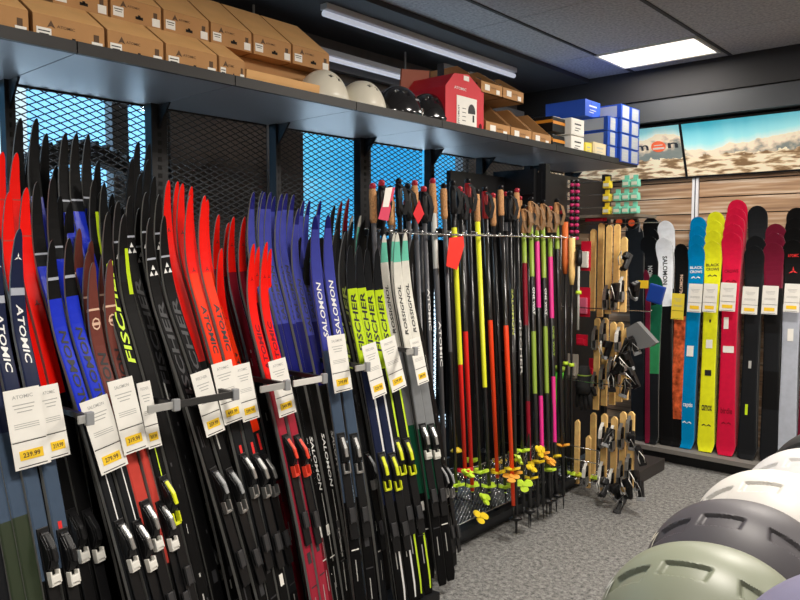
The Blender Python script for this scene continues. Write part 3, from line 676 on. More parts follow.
al_col(712, [241, 231, 221, 212], 706, [(9, YEL)], 'bright yellow alpine ski', chev=([(.24, .030), (1.28, .030)], TXK), extra=yel_x, ws=.95, du=1.2)
al_col(731, [233, 224, 215, 208, 200], 726, [(9, CRIM)], 'crimson alpine ski', chev=([(.33, .034), (1.30, .030)], MAR), extra=red_x, ws=1.02, du=1.5)
al_col(754, [246, 236, 206], 747, [(9, CHAR)], 'dark patterned alpine ski', extra=lambda P, o: (al_label(P, o, .80, TXM, .18, .05), al_label(P, o, 1.10, LIME, .16, .07, -.01)), ws=.98, du=1.6)
al_col(773, [243, 233, 224], 770, [(.30, WINE), (.60, BLK), (.85, CHAR), (1.1, BLK), (1.5, CHAR), (9, WINE)], 'wine red and black alpine ski', ws=1.0)
def at_x(P, o):
    bm = NB(); star3(P, bm, .20, .030); mk('emblem', bm, TXR, o); cx(P, o, 'ATOMIC', TXR, .10, .6, .02); al_label(P, o, .62, CARD, .35, .08)
al_col(793, [240, 228, 218, 208], 787, [(.42, BLK), (1.45, LGR), (9, CHAR)], 'black topped ski with red emblem', extra=at_x, ws=.98)
al_col(812, [232, 222, 212], 808, [(9, WINE)], 'dark wine alpine ski at the right edge')
def wtag(label, u0, v0, u1, v1, head, price):
    quad_tag('price_tag', label, (u0, v0), (u1, v0-.5), (u1-2, v1), (u0-2, v1+.5), head, price, plane=lambda p: aty(p[0], p[1], 5.075+.11*(CAMH+(250-p[1])/727*5.0)/1.8), group='price tags on the alpine skis')
for l, a in (('white price tag on the azure skis', (689, 284, 703, 312)), ('white price tag on the yellow skis', (704, 284, 718, 312)), ('white price tag on the crimson skis', (721, 283, 737, 311)),
             ('white price tag on the dark patterned skis', (743, 287, 759, 314)), ('white price tag on the wine red skis', (763, 286, 779, 314)), ('white price tag at the right edge', (785, 284, 801, 312))):
    wtag(l, *a, None, None)
quad_tag('price_tag', 'plain yellow tag on the rust-orange ski', (672, 294), (685, 293), (683, 319), (671, 320), None, None, plane=lambda p: aty(p[0], p[1], 5.17), sticker=False, group=None)
bpy.context.scene.objects[-1]
for o in [x for x in C.objects if x.get('label') == 'plain yellow tag on the rust-orange ski']:
    for ch in o.children:
        if ch.name.startswith('card'): ch.data.materials[0] = mat('tag_yellow', (.92, .72, .05), .6)

# ------------------------------------------------------------------ light-box posters
def poster_mat():
    m = bpy.data.materials.new('mountain_print'); m.use_nodes = True; t = m.node_tree; b = t.nodes['Principled BSDF']; N = t.nodes.new; Lk = t.links.new
    c = N('ShaderNodeTexCoord'); sp = N('ShaderNodeSeparateXYZ'); Lk(c.outputs['Object'], sp.inputs[0])
    def noise(sc, det, src=None, scale=(1, 1, 1)):
        mpp = N('ShaderNodeMapping'); mpp.inputs['Scale'].default_value = scale; Lk(c.outputs['Object'], mpp.inputs[0]); n = N('ShaderNodeTexNoise'); n.inputs['Scale'].default_value = sc; n.inputs['Detail'].default_value = det; Lk(mpp.outputs[0], n.inputs[0]); return n.outputs[0]
    def math_(op, a, b_, c_=None):
        x = N('ShaderNodeMath'); x.operation = op
        for i, v in enumerate((a, b_, c_)):
            if v is None: continue
            if isinstance(v, (int, float)): x.inputs[i].default_value = v
            else: Lk(v, x.inputs[i])
        return x.outputs[0]
    def ramp(f, st_):
        r = N('ShaderNodeValToRGB'); e = r.color_ramp.elements
        while len(e) > 1: e.remove(e[0])
        e[0].position = st_[0][0]; e[0].color = (*st_[0][1], 1)
        for p, cc in st_[1:]: x = e.new(p); x.color = (*cc, 1)
        Lk(f, r.inputs[0]); return r.outputs[0]
    def mixc(f, a, b_):
        x = N('ShaderNodeMix'); x.data_type = 'RGBA'; Lk(f, x.inputs[0]); Lk(a, x.inputs[6]); Lk(b_, x.inputs[7]); return x.outputs[2]
    z = sp.outputs['Z']; xx = sp.outputs['X']
    n1 = noise(3.2, 6, scale=(1, .0, .15))
    hump = math_('MULTIPLY', math_('SINE', math_('MULTIPLY_ADD', xx, 2.6, .15), 0), .055)
    ridge = math_('ADD', math_('MULTIPLY_ADD', n1, .22, -.055), hump)
    over = math_('SUBTRACT', z, ridge)
    sky = ramp(math_('MULTIPLY_ADD', over, 2.6, .0), [(0, (.62, .76, .68)), (.12, (.30, .66, .70)), (.5, (.06, .48, .62))])
    n2 = noise(14, 8, scale=(1, 1, 1.4)); depth = math_('MULTIPLY', over, -1)
    rock = ramp(math_('ADD', math_('MULTIPLY', n2, .7), math_('MULTIPLY', depth, 2.2)), [(.40, (.74, .64, .48)), (.50, (.50, .42, .32)), (.58, (.20, .22, .20)), (.80, (.16, .19, .18))])
    n3 = noise(14, 7, scale=(.6, 1, 2.5)); fore = ramp(n3, [(.40, (.20, .12, .06)), (.47, (.48, .34, .20)), (.54, (.74, .64, .46))])
    f1 = math_('GREATER_THAN', 0.0, over); land = mixc(f1, sky, rock)
    f2 = math_('GREATER_THAN', math_('MULTIPLY_ADD', n2, .10, -.100), z); img = mixc(f2, land, fore)
    Lk(img, b.inputs['Base Color']); Lk(img, b.inputs['Emission Color']); b.inputs['Emission Strength'].default_value = .45; b.inputs['Roughness'].default_value = .35
    return m
PM = poster_mat()
def poster(x0, x1, label, word):
    # leans out at the top: foot at y=5.47 z=2.03, head at y=5.28 z=2.43
    h = math.hypot(.37, .17); tilt = math.atan2(.17, .37)
    t = root('lightbox_poster', label, 'poster', ((x0+x1)/2, 5.455-.085, 2.222)); t.rotation_euler = (tilt, 0, 0)
    bm = NB(); box(bm, (0, 0, 0), (x1-x0-.012, .012, h-.01)); mk('printed_panel', bm, PM, t)
    bm = NB()
    for s in (-1, 1): box(bm, (s*(x1-x0)/2, .006, 0), (.012, .034, h+.02)); box(bm, (0, .006, s*h/2), (x1-x0, .034, .014))
    box(bm, (0, .018, 0), (x1-x0, .01, h)); mk('frame', bm, FRAME, t)
    if word:
        c = aty(686, 140, 5.36); xr = c.x-.03-(x0+x1)/2; H_ = .075
        ZL = .048; q = lambda x, z, y=-.0085: Vector((xr+x, y, ZL+z))
        bm = NB(); text_bm(bm, 'n', .1, lambda a, b: q(-.095+a, b), 0, .02, .075, .042); text_bm(bm, 'm', .1, lambda a, b: q(-.335+a, b), 0, .02, .095, .042); text_bm(bm, 'salo', .1, lambda a, b: q(-.66+a, b), 0, .02, .30, .055); mk('lettering', bm, mat('poster_ink', (.03, .035, .05), .5), t)
        bm = NB(); poly(bm, [q(-.165+math.cos(k*math.pi/12)*.055, math.sin(k*math.pi/12)*.042) for k in range(24)]); mk('badge', bm, mat('poster_red', (.75, .13, .05), .5, emit=(.75, .13, .05), es=.4), t)
        bm = NB(); box(bm, q(-.165, -.014, -.0092), (.085, .001, .014)); box(bm, q(-.165, .010, -.0092), (.065, .001, .007)); mk('badge_stripe', bm, mat('poster_white', (.85, .8, .75), .5), t)
XJ = -1.99
poster(-3.25, XJ, 'backlit mountain poster with dark lettering and red badge', True)
poster(XJ+.005, -.60, 'backlit mountain poster at the right without lettering', False)
poster(-.59, .8, 'backlit mountain poster beyond the right edge', False)
bm = NB(); box(bm, (-.6, 5.33, 2.50), (5.4, .26, .15)); struct('trim_9', bm, mat('fascia', (.030, .034, .040), .6))
bm = NB(); box(bm, (-.6, 5.335, 2.69), (5.4, .30, .22)); struct('trim_10', bm, mat('fascia_upper', (.014, .014, .016), .8))

# ------------------------------------------------------------------ cartons on the overhead shelf
def slant_box(y0, y1, z0, label, xf=-2.225, dep=.36, hf=.085, hb=.165, sl=.125, grp='kraft ski boot cartons'):
    t = root('cardboard_box', label, 'box', (xf, (y0+y1)/2, z0), 0, grp); W = y1-y0-.006
    bm = NB(); prism(bm, [(0, -W/2, 0), (0, -W/2, hf), (-sl, -W/2, hb), (-dep, -W/2, hb), (-dep, -W/2, 0)], (0, W, 0))
    mk('carton', bm, KRAFT, t)
    bm = NB(); prism(bm, [(-.004, -W/2, hf+.002), (-sl, -W/2, hb+.0005), (-dep, -W/2, hb+.0005), (-dep, -W/2, hb+.002), (-sl, -W/2, hb+.002), (-.004, -W/2, hf+.0035)], (0, W, 0)); mk('lid_flap', bm, KRAFTL, t)
    bm = NB(); box(bm, (.0008, -W*.36, hf*.36), (.0012, W*.20, hf*.42)); box(bm, (.0008, W*.39, hf*.26), (.0012, W*.16, hf*.36)); mk('address_label', bm, CARD, t)
    bm = NB(); box(bm, (.0015, -W*.36, hf*.46), (.0004, W*.16, hf*.04)); box(bm, (.0015, -W*.36, hf*.36), (.0004, W*.13, hf*.03)); mk('label_print', bm, TXK, t)
    bm = NB(); text_bm(bm, 'ATOMIC', .1, lambda a, b: Vector((.0008, -W*.18+a, hf*.70+b)), 0, .01, W*.25, hf*.10)
    bx = -W*.26; bm.faces.new([bm.verts.new((.0008, bx+a, hf*.70+b)) for a, b in ((-.012, -.008), (0, -.003), (.012, -.008), (0, .014))])
    box(bm, (.0006, W*.38, hf*.55), (.0004, W*.08, hf*.30)); mk('printed_mark', bm, mat('kraft_ink', (.10, .05, .02), .7), t)
    bm = NB(); box(bm, (.0006, W*.05, hf*.28), (.0006, W*.15, .010), bev=.0002); box(bm, (.0006, W*.05, hf*.28+.005), (.0006, W*.05, .010)); mk('hand_hole', bm, mat('hole_dark', (.012, .008, .005), .9), t)
    return t
for y0, y1, l in ((.70, .905, 'first kraft carton of the lower row, cut by the left edge'), (.912, 1.132, 'second kraft carton of the lower row from the left'), (1.137, 1.335, 'third kraft carton of the lower row, above the shelf seam'),
                  (1.34, 1.545, 'fourth kraft carton of the lower row'), (1.55, 1.665, 'narrow kraft carton beside the long flat one')):
    slant_box(y0, y1, SH, l)
for y0, y1, l in ((1.03, 1.215, 'first kraft carton of the upper row, cut by the top edge'), (1.22, 1.41, 'second kraft carton of the upper row from the left'), (1.415, 1.605, 'third kraft carton of the upper row'), (1.61, 1.80, 'fourth kraft carton of the upper row, fully labelled'),
                  (1.805, 2.0, 'fifth kraft carton of the upper row'), (2.005, 2.215, 'rightmost kraft carton of the upper row')):
    slant_box(y0, y1, SH+.1685, l, xf=-2.36, hf=.075, hb=.235, sl=.21, dep=.39)
t = root('cardboard_box', 'long flat plain orange carton without labels under the stack', 'box', (-2.225, 1.84, SH))
bm = NB(); prism(bm, [(0, -.17, 0), (0, -.17, .060), (-.19, -.17, .095), (-.19, -.17, 0)], (0, .36, 0)); mk('carton', bm, KRAFTL, t)
bm = NB(); prism(bm, [(0.001, -.17, .035), (0.003, -.17, .061), (-.10, -.17, .082), (-.10, -.17, .080), (.001, -.17, .058)], (0, .36, 0)); mk('lid_flap', bm, KRAFTL, t)
t = root('cardboard_box', 'plain kraft carton behind the long flat one', 'box', (-2.42, 1.94, SH)); bm = NB(); box(bm, (-.15, 0, .0835), (.28, .52, .165)); mk('carton', bm, KRAFT, t); bm = NB(); box(bm, (-.15, 0, .1665), (.03, .52, .0015)); mk('packing_tape', bm, KRAFTL, t)

# ------------------------------------------------------------------ helmets
def helmet(name, label, loc, rotz, shell, L=.15, W=.112, H=.165, vents=(), cover=PLK, logo=None, group=None, fine=True, vd=.008, dark_vents=False, pads=True):
    t = root(name, label, 'helmet', loc, rotz, group)
    nu, nv = (220, 110) if fine == 2 else ((96, 48) if fine else (32, 16)); bm = NB(); V = []
    ex = .92
    def pt(a, b):     # a around, b from rim (0) to crown (1)
        ca, sa = math.cos(a), math.sin(a); ph = b*math.pi/2*1.0
        r = math.cos(ph)**ex; h = math.sin(ph)
        x = L*r*ca; y = W*r*sa*(1-.10*ca); z = H*h
        if b < .16: x *= 1-.10*((.16-b)/.16)**2; y *= 1-.10*((.16-b)/.16)**2
        return Vector((x, y, z))
    def depth(a, b):
        p = pt(a, b); q = 0
        for (vx, vy, lx, ly, sk_) in vents:   # in plan coordinates along x and arc
            s = math.copysign(1, p.y) if abs(p.y) > 1e-6 else 1
            for sgn in (1, -1):
                arc = math.atan2(p.y, p.z)*W*1.15*sgn
                dx = (p.x-vx-(arc-vy)*sk_)/lx; dy = (arc-vy)/ly
                m = max(abs(dx), abs(dy)); q = max(q, min(1, max(0, (1-m)/.16)))
        return q
    for j in range(nv+1):
        b = j/nv; row = []
        for i in range(nu):
            a = 2*math.pi*i/nu; p = pt(a, b); q = depth(a, b) if vents else 0
            nrm = Vector((p.x/L**2, p.y/W**2, p.z/H**2+.001)).normalized()
            row.append((p-nrm*vd*q, q))
        V.append(row)
    vt = [[bm.verts.new(c[0]) for c in r] for r in V[:-1]]; top = bm.verts.new((0, 0, H))
    for j in range(nv-1):
        for i in range(nu):
            k = (i+1) % nu; f = bm.faces.new((vt[j][i], vt[j][k], vt[j+1][k], vt[j+1][i])); f.material_index = 1 if dark_vents and (V[j][i][1]+V[j+1][k][1])/2 > .5 else 0
    for i in range(nu): bm.faces.new((vt[-1][i], vt[-1][(i+1) % nu], top))
    inner = [bm.verts.new((v.co.x*.84, v.co.y*.82, .012)) for v in vt[0]]; rimo = [bm.verts.new((v.co.x*.97, v.co.y*.97, -.008)) for v in vt[0]]
    for i in range(nu):
        k = (i+1) % nu; bm.faces.new((vt[0][k], vt[0][i], rimo[i], rimo[k])).material_index = 1; bm.faces.new((rimo[k], rimo[i], inner[i], inner[k])).material_index = 1
    bm.faces.new(inner).material_index = 1
    mk('shell', bm, [shell, PLK], t, smooth=True)
    # ear pads and strap
    for s in ((-1, 1) if pads else ()):
        bm = NB(); bmesh.ops.create_uvsphere(bm, u_segments=14, v_segments=8, radius=1, matrix=Matrix.Translation((-.03, s*(W-.018), -.018)) @ Matrix.Diagonal((.045, .014, .032, 1))); mk('ear_pad', bm, FAB, t, smooth=True)
    if logo:
        bm = NB(); lg, sz, ang, bb = logo
        def fl(p, q):
            a = ang+p/L*1.0; b = bb+q/H*.7; P_ = pt(a, b); nrm = Vector((P_.x/L**2, P_.y/W**2, P_.z/H**2)).normalized(); return P_+nrm*.0016
        pts = [(-1, -.6), (-.35, .55), (0, .0), (.4, .75), (1, -.35), (.85, -.6), (.4, .2), (0, -.5), (-.35, .05), (-.75, -.75)]
        seq = [(-1, -.5), (-.35, .5), (.0, -.1), (.45, .6), (1, -.4)]
        for (x0, y0), (x1, y1) in zip(seq, seq[1:]):
            n = 4
            for k in range(n):
                xa, ya = x0+(x1-x0)*k/n, y0+(y1-y0)*k/n; xb, yb = x0+(x1-x0)*(k+1)/n, y0+(y1-y0)*(k+1)/n
                bm.faces.new([bm.verts.new(fl(sz*q[0], sz*q[1])) for q in ((xa, ya-.16), (xb, yb-.16), (xb, yb+.16), (xa, ya+.16))])
        mk('emblem', bm, lg, t)
    return t
OL = mat('matt_sage', (.19, .205, .15), .42, noise=.03, nscale=4); DKB = mat('matt_anthracite', (.060, .055, .062), .5); IV = mat('matt_ivory', (.60, .575, .535), .45); WHM = mat('matt_white', (.60, .59, .585), .42); BKM = mat('matt_black', (.03, .03, .03), .5); PUR = mat('matt_aubergine', (.10, .085, .13), .45); LAV = mat('matt_lavender', (.17, .16, .24), .45)
VE = [(.018, .040, .032, .0085, .25), (.092, .046, .026, .0095, .5), (-.074, .040, .028, .0085, -.3)]
HX, HZ = -.295, .960
spec = [(.93, OL, 'sage green ski helmet, nearest of the helmet row', mat('logo_silver', (.75, .76, .72), .35)), (1.13, DKB, 'anthracite ski helmet between sage and white helmets', mat('logo_cream', (.8, .74, .6), .4)),
        (1.33, IV, 'ivory white ski helmet with dark emblem, third in the row', mat('logo_dark', (.04, .05, .08), .4)), (1.53, WHM, 'white ski helmet in front of the black one', None),
        (1.73, BKM, 'black ski helmet behind the white helmets', None), (1.93, PUR, 'aubergine ski helmet at the far end of the row', None)]
for y, m, l, lg in spec:
    helmet('ski_helmet', l, (HX-(.020 if m in (IV, DKB) else 0), y, HZ), math.pi, m, vents=VE, vd=.006, fine=2, logo=(lg, .022, .30, .34) if lg else None, group='ski helmets in a row at right')
helmet('ski_helmet', 'lavender grey ski helmet cut by the lower right corner', (-.068, .70, 1.070), math.pi, LAV, vents=VE, fine=2, vd=.006, W=.115, group='ski helmets in a row at right')
t = root('display_riser', 'small white riser block under the lavender helmet', 'riser', (-.045, .66, .955)); bm = NB(); box(bm, (0, 0, .053), (.22, .18, .106), bev=.004); mk('riser_body', bm, mat('riser_white', (.6, .6, .6), .5), t); bm = NB(); box(bm, (0, 0, .1065), (.20, .16, .001)); mk('felt_pad', bm, FAB, t)
t = root('display_table', 'low display table hidden under the helmet row', 'table', (-.05, 1.30, 0))
bm = NB(); box(bm, (0, 0, .935), (.62, 1.60, .03), bev=.004); mk('tabletop', bm, mat('table_white', (.6, .6, .6), .5), t)
for sx in (-1, 1):
    for sy in (-1, 1): bm = NB(); box(bm, (sx*.26, sy*.74, .46), (.04, .04, .92)); mk('leg', bm, FRAME, t)
# helmets on the shelf
WV = [(-.05, .060, .012, .008, .3), (-.01, .075, .014, .013, .2), (.055, .080, .012, .008, 0), (.02, .02, .012, .006, 0)]
CW = mat('helmet_cream', (.74, .70, .58), .35)
helmet('ski_helmet', 'cream white helmet on the shelf beside the cartons', (-2.325, 2.15, SH+.008), .3+math.pi/2, CW, L=.135, W=.105, H=.150, vents=WV, dark_vents=True, pads=False, fine=2)
helmet('ski_helmet', 'cream white helmet on the shelf beside black helmets', (-2.325, 2.385, SH+.008), .3+math.pi/2, CW, L=.135, W=.105, H=.145, vents=WV, dark_vents=True, pads=False, fine=2)
for y, l in ((2.63, 'glossy black goggle helmet next to white helmet'), (2.85, 'glossy black goggle helmet next to the red box')):
    t = helmet('ski_helmet', l, (-2.33, y, SH+.008), .3+math.pi/2-.5, mat('gloss_black', (.012, .012, .014), .15, coat=.6), L=.135, W=.11, H=.165, vents=WV, pads=False)
    bm = NB(); vis = []
    for k in range(13):
        a = -math.pi/2-1.1+2.2*k/12; vis.append((.105*math.cos(a+math.pi/2)+.030, .092*math.sin(a+math.pi/2)))
    for (x0, y0), (x1, y1) in zip(vis, vis[1:]): prism(bm, [(x0, y0, .015), (x1, y1, .015), (x1*.97, y1*.97, .06), (x0*.97, y0*.97, .06)], (.005, 0, 0))
    mk('visor', bm, mat('visor_smoke', (.10, .11, .10), .12, .5, coat=.5), t)
    bm = NB(); tube(bm, [(.10*math.cos(a), -.085*math.sin(a)-.0, .085+.02*math.cos(a)) for a in [k*.25-1.4 for k in range(12)]], .006, 6); mk('goggle_strap', bm, PLG, t)

# red carton with helmet picture
t = root('cardboard_box', 'big crimson helmet carton with white picture label', 'box', (-2.225, 3.03, SH), 0)
bm = NB(); prism(bm, [(0, -.17, 0), (0, .155, 0), (0, .155, .215), (0, .02, .285), (0, -.10, .272), (0, -.17, .20)], (-.26, 0, 0)); mk('carton', bm, mat('red_carton', (.62, .01, .025), .45), t)
bm = NB(); box(bm, (.0012, .005, .092), (.002, .17, .155)); lb = mk('picture_label', bm, CARD, t)
bm = NB(); poly(bm, [(.003, .045+.032*math.cos(a), .10+.040*math.sin(a)) for a in [k*math.pi*1.15/9-.2 for k in range(10)]]); box(bm, (.003, .060, .068), (.0006, .014, .035)); mk('picture', bm, TXK, lb)
bm = NB(); text_bm(bm, 'SALOMON', .1, lambda a, b: Vector((.0028, -.065+b, .03+a)), 0, .01, .09, .014)
for k in range(4): box(bm, (.0028, -.02, .05+k*.02), (.0005, .03, .003))
mk('label_print', bm, TXK, lb)
bm = NB(); text_bm(bm, 'ATOMIC', .1, lambda a, b: Vector((.0012, -.10+a, .205+b)), 0, .01, .10, .014); text_bm(bm, 'FOUR', .1, lambda a, b: Vector((.0012, .06+a, .165+b)), 0, .01, .035, .010); mk('printed_mark', bm, TXW, t)
bm = NB(); box(bm, (.0012, .0, .262), (.0015, .045, .024)); mk('seal_sticker', bm, CARD, t)
bm = NB(); poly(bm, [(.0014, .125+.014*math.cos(k*math.pi/6), .035+.018*math.sin(k*math.pi/6)) for k in range(12)]); mk('hand_hole', bm, mat('hole_red', (.08, .0, .0), .9), t)
bm = NB(); prism(bm, [(-.265, -.20, .23), (-.265, .02, .23), (-.255, .02, .345), (-.255, -.20, .315)], (-.01, 0, 0)); mk('lid_flap', bm, mat('carton_brown_red', (.33, .10, .06), .7), t)

# open kraft bins
def open_bin(y0, z0, w, label, d=.34, hf=.075, hb=.215):
    t = root('storage_bin', label, 'bin', (-2.225, y0+w/2, z0), 0, 'open kraft bins on the shelf'); th = .005
    bm = NB(); box(bm, (-d/2, 0, th/2), (d, w-.004, th)); box(bm, (-th/2, 0, hf/2), (th, w-.004, hf)); box(bm, (-d+th/2, 0, hb/2), (th, w-.004, hb))
    for s in (-1, 1):
        prism(bm, [(-.001, s*(w/2-.004), 0), (-.001, s*(w/2-.004), hf), (-.16, s*(w/2-.004), hb), (-d, s*(w/2-.004), hb), (-d, s*(w/2-.004), 0)], (0, -s*th, 0))
    mk('bin_body', bm, KRAFT, t)
    bm = NB(); box(bm, (.001, -w*.22, hf*.55), (.0015, w*.22, hf*.5)); box(bm, (.001, w*.28, hf*.35), (.0015, w*.16, hf*.4)); mk('address_label', bm, CARD, t)
    bm = NB(); text_bm(bm, 'SALOMON', .1, lambda a, b: Vector((.001, -w*.06+a, hf*.62+b)), 0, 0, w*.25, hf*.13); mk('printed_mark', bm, _m['kraft_ink'], t)
    bm = NB()
    rr = random.Random(int(y0*100))
    for k in range(5): box(bm, (-.05-.055*k, (rr.random()-.5)*w*.2, .035+.018*k), (.05, w*.78, .05+.03*k), rot=Matrix.Rotation(.3*rr.random()-.15, 3, 'Y'), bev=.006)
    c = mk('binding_parcels', bm, mat('dark_parcels', (.035, .033, .035), .5), t)
    return t
for y0, w, l in ((3.205, .235, 'left open kraft bin of the lower row'), (3.445, .22, 'middle open kraft bin of the lower row'), (3.67, .215, 'right open kraft bin of the lower row')):
    open_bin(y0, SH, w, l)
for y0, w, l in ((3.16, .20, 'open kraft bin of the upper row beside the red carton'), (3.365, .21, 'rightmost open kraft bin of the upper row')):
    open_bin(y0, SH+.216, w, l, hf=.06, hb=.16)

# small white boxes with orange straps, yellow carton, blue stack
def small_box(x, y, z, sx, sy, sz, m, label, cat='box', face=CARD, fy=.8, group=None, name='cardboard_box', text=None):
    t = root(name, label, cat, (x, y, z), 0, group)
    bm = NB(); box(bm, (-sx/2, 0, sz/2), (sx, sy, sz), bev=.001); mk('carton', bm, m, t)
    bm = NB(); box(bm, (.0006, 0, sz/2), (.0012, sy*fy, sz*.86)); box(bm, (-sx*.5, -sy/2-.0006, sz/2), (sx*.8, .0012, sz*.8)) if m is not CARD else None; mk('end_label', bm, face, t)
    bm = NB(); box(bm, (.0016, 0, sz*.66), (.0004, sy*.5, sz*.09)); box(bm, (.0016, 0, sz*.42), (.0004, sy*.4, sz*.05)); box(bm, (.0016, -sy*.1, sz*.28), (.0004, sy*.3, sz*.05)); mk('label_print', bm, TXM if m is not CARD else TXG, t)
    return t
for k, (l1, l2) in enumerate((('lower long black sleeve with orange band beside the bins', 'lower white printed box beside the bins'), ('upper long black sleeve with orange band beside the bins', 'upper white printed box beside the bins'))):
    z = SH+k*.108
    t = root('boxed_tube', l1, 'package', (-2.30, 3.985, z)); bm = NB(); box(bm, (-.08, 0, .045), (.30, .15, .09), bev=.004); mk('sleeve', bm, PLK, t); bm = NB(); box(bm, (.0712, 0, .055), (.001, .148, .018)); box(bm, (-.08, -.0755, .062), (.30, .001, .018)); box(bm, (-.08, 0, .0905), (.30, .03, .001)); mk('band', bm, mat('orange_band', (.75, .28, .02), .5), t)
    small_box(-2.20, 4.165, z, .12, .165, .100, CARD, l2, fy=.9, group=None)
small_box(-2.22, 4.35, SH, .2, .09, .085, mat('yellow_carton', (.75, .6, .05), .5), 'small yellow carton with red corner on the shelf', face=mat('yellow_face', (.8, .68, .1), .5))
small_box(-2.22, 4.51, SH, .2, .19, .10, mat('cream_carton', (.6, .5, .3), .6), 'cream carton in front of the blue boxes', face=mat('cream_face', (.66, .56, .36), .6))
rows_ = ['bottom', 'second', 'third', 'top']; cls = ['left', 'middle', 'right']
YS = [4.64, 4.795, 4.95]
for r in range(4):
    for c in range(3):
        if r == 3 and c < 1: continue
        small_box(-2.19+(-.02 if c == 0 else 0), YS[c]+.035, SH+.001+r*.098, .30, .148, .094, BLUP, 'blue boot box, %s column, %s row of the stack' % (cls[c], rows_[r]), face=mat('box_end_grey', (.36, .38, .42), .6), fy=.7 if c else .5, group='blue boot boxes on the shelf')
small_box(-2.33, 4.62, SH+.294, .3, .22, .11, BLUP, 'wide plain blue box lying on the blue stack', face=BLUP, fy=.2)
small_box(-2.225, 4.69, SH+.392, .28, .15, .04, BLUP, 'flat blue box on top of the blue stack', face=BLUP, fy=.2) if False else None

# ceiling tube light
a = atz(318, 15, 2.72); b = atz(508, 77, 2.72)
t = root('tube_light', 'long white fluorescent tube over the cartons', 'ceiling light', (-2.84, (a.y+b.y)/2, 2.72))
bm = NB(); box(bm, (0, 0, .045), (.05, b.y-a.y, .05)); mk('housing', bm, mat('fitting_white', (.45, .45, .47), .5), t)
bm = NB(); tube(bm, [(0, -(b.y-a.y)/2, 0), (0, (b.y-a.y)/2, 0)], .016, 10); mk('tube', bm, mat('tube_glass', (.7, .7, .74), .25, emit=(.8, .85, 1), es=.35), t)
t = root('tube_light', 'second tube fitting, lower behind the white helmets', 'ceiling light', (-3.13, 3.0, 2.60)); bm = NB(); box(bm, (0, 0, .03), (.05, 1.5, .03)); mk('housing', bm, _m['fitting_white'], t); bm = NB(); tube(bm, [(0, -.75, 0), (0, .75, 0)], .014, 10); mk('tube', bm, _m['tube_glass'], t)
for y_ in (-.6, .6): bm = NB(); box(bm, (0, y_, .105), (.01, .01, .13)); mk('hanger', bm, PLG, t)

# bicycle tyre outside the mesh
t = root('bicycle_wheel', 'dark fat bicycle wheel behind the mesh at left', 'wheel', (-3.0, 1.42, 1.58)); bm = NB()
R = .32; NS = 48
rg = [[bm.verts.new((.045*math.cos(p), (R+.045*math.sin(p))*math.cos(q), (R+.045*math.sin(p))*math.sin(q))) for p in [k*math.pi/4 for k in range(8)]] for q in [k*2*math.pi/NS for k in range(NS)]]
for i in range(NS):
    for k in range(8): bm.faces.new((rg[i][k], rg[i][(k+1) % 8], rg[(i+1) % NS][(k+1) % 8], rg[(i+1) % NS][k]))
for i in range(NS):
    q = i*2*math.pi/NS; box(bm, (0, (R+.045)*math.cos(q), (R+.045)*math.sin(q)), (.05, .022, .012), rot=Matrix.Rotation(q, 3, 'X'))
mk('tyre', bm, mat('rubber', (.03, .03, .032), .8), t)
bm = NB(); bmesh.ops.create_cone(bm, segments=14, radius1=.03, radius2=.03, depth=.09, cap_ends=True, matrix=Matrix.Rotation(math.pi/2, 4, 'Y')); mk('hub', bm, PLG, t)
for k in range(12): bm = NB(); q = k*math.pi/6; tube(bm, [(0, .02*math.cos(q), .02*math.sin(q)), (0, (R-.03)*math.cos(q), (R-.03)*math.sin(q))], .0018, 4); mk('spoke', bm, PLG, t)

# ------------------------------------------------------------------ pole rack
YR0, YR1 = 2.43, 4.18
t = root('pole_rack', 'long low black rack base with wire rail holding ski poles', 'rack', (0, 0, 0))
bm = NB(); tube(bm, [(-2.20, YR0, 1.575), (-2.20, YR1, 1.575)], .005, 6); tube(bm, [(-2.38, YR0, 1.60), (-2.38, YR1, 1.60)], .005, 6)
k = YR0
while k < YR1: tube(bm, [(-2.20, k, 1.575), (-2.20, k, 1.592)], .007, 6); tube(bm, [(-2.40, k, 1.60), (-2.15, k, 1.575)], .0025, 4); k += .11
mk('wire_rail', bm, mat('chrome_wire', (.55, .55, .55), .25, .9), t)
for y in (2.8, 3.37, 3.9): bm = NB(); box(bm, (-2.47, y, 1.59), (.56, .015, .03)); mk('bracket', bm, FRAME, t)
bm = NB(); box(bm, (-2.13, (YR0+YR1)/2, .075), (.04, YR1-YR0, .035)); box(bm, (-2.16, (YR0+YR1)/2, .03), (.03, YR1-YR0, .03)); mk('floor_rail', bm, mat('rail_black', (.02, .022, .026), .35, .5), t)
bm = NB()
for s in (1, -1):
    for k in range(60):
        ya = YR0+.02+k*.035; yb = ya+.33*s; 
        if min(ya, yb) < YR0 or max(ya, yb) > YR1: continue
        tube(bm, [(-2.20+.0, ya, .08), (-2.25, yb, .33)], .0018, 4, cap=False)
for z in (.08, .33): tube(bm, [(-2.20-(z-.08)*.2, YR0, z), (-2.20-(z-.08)*.2, YR1, z)], .004, 6)
mk('wire_lattice', bm, _m['chrome_wire'], t)
bm = NB(); box(bm, (-2.48, (YR0+YR1)/2, .03), (.6, YR1-YR0, .02)); mk('base_plate', bm, FRAME, t)

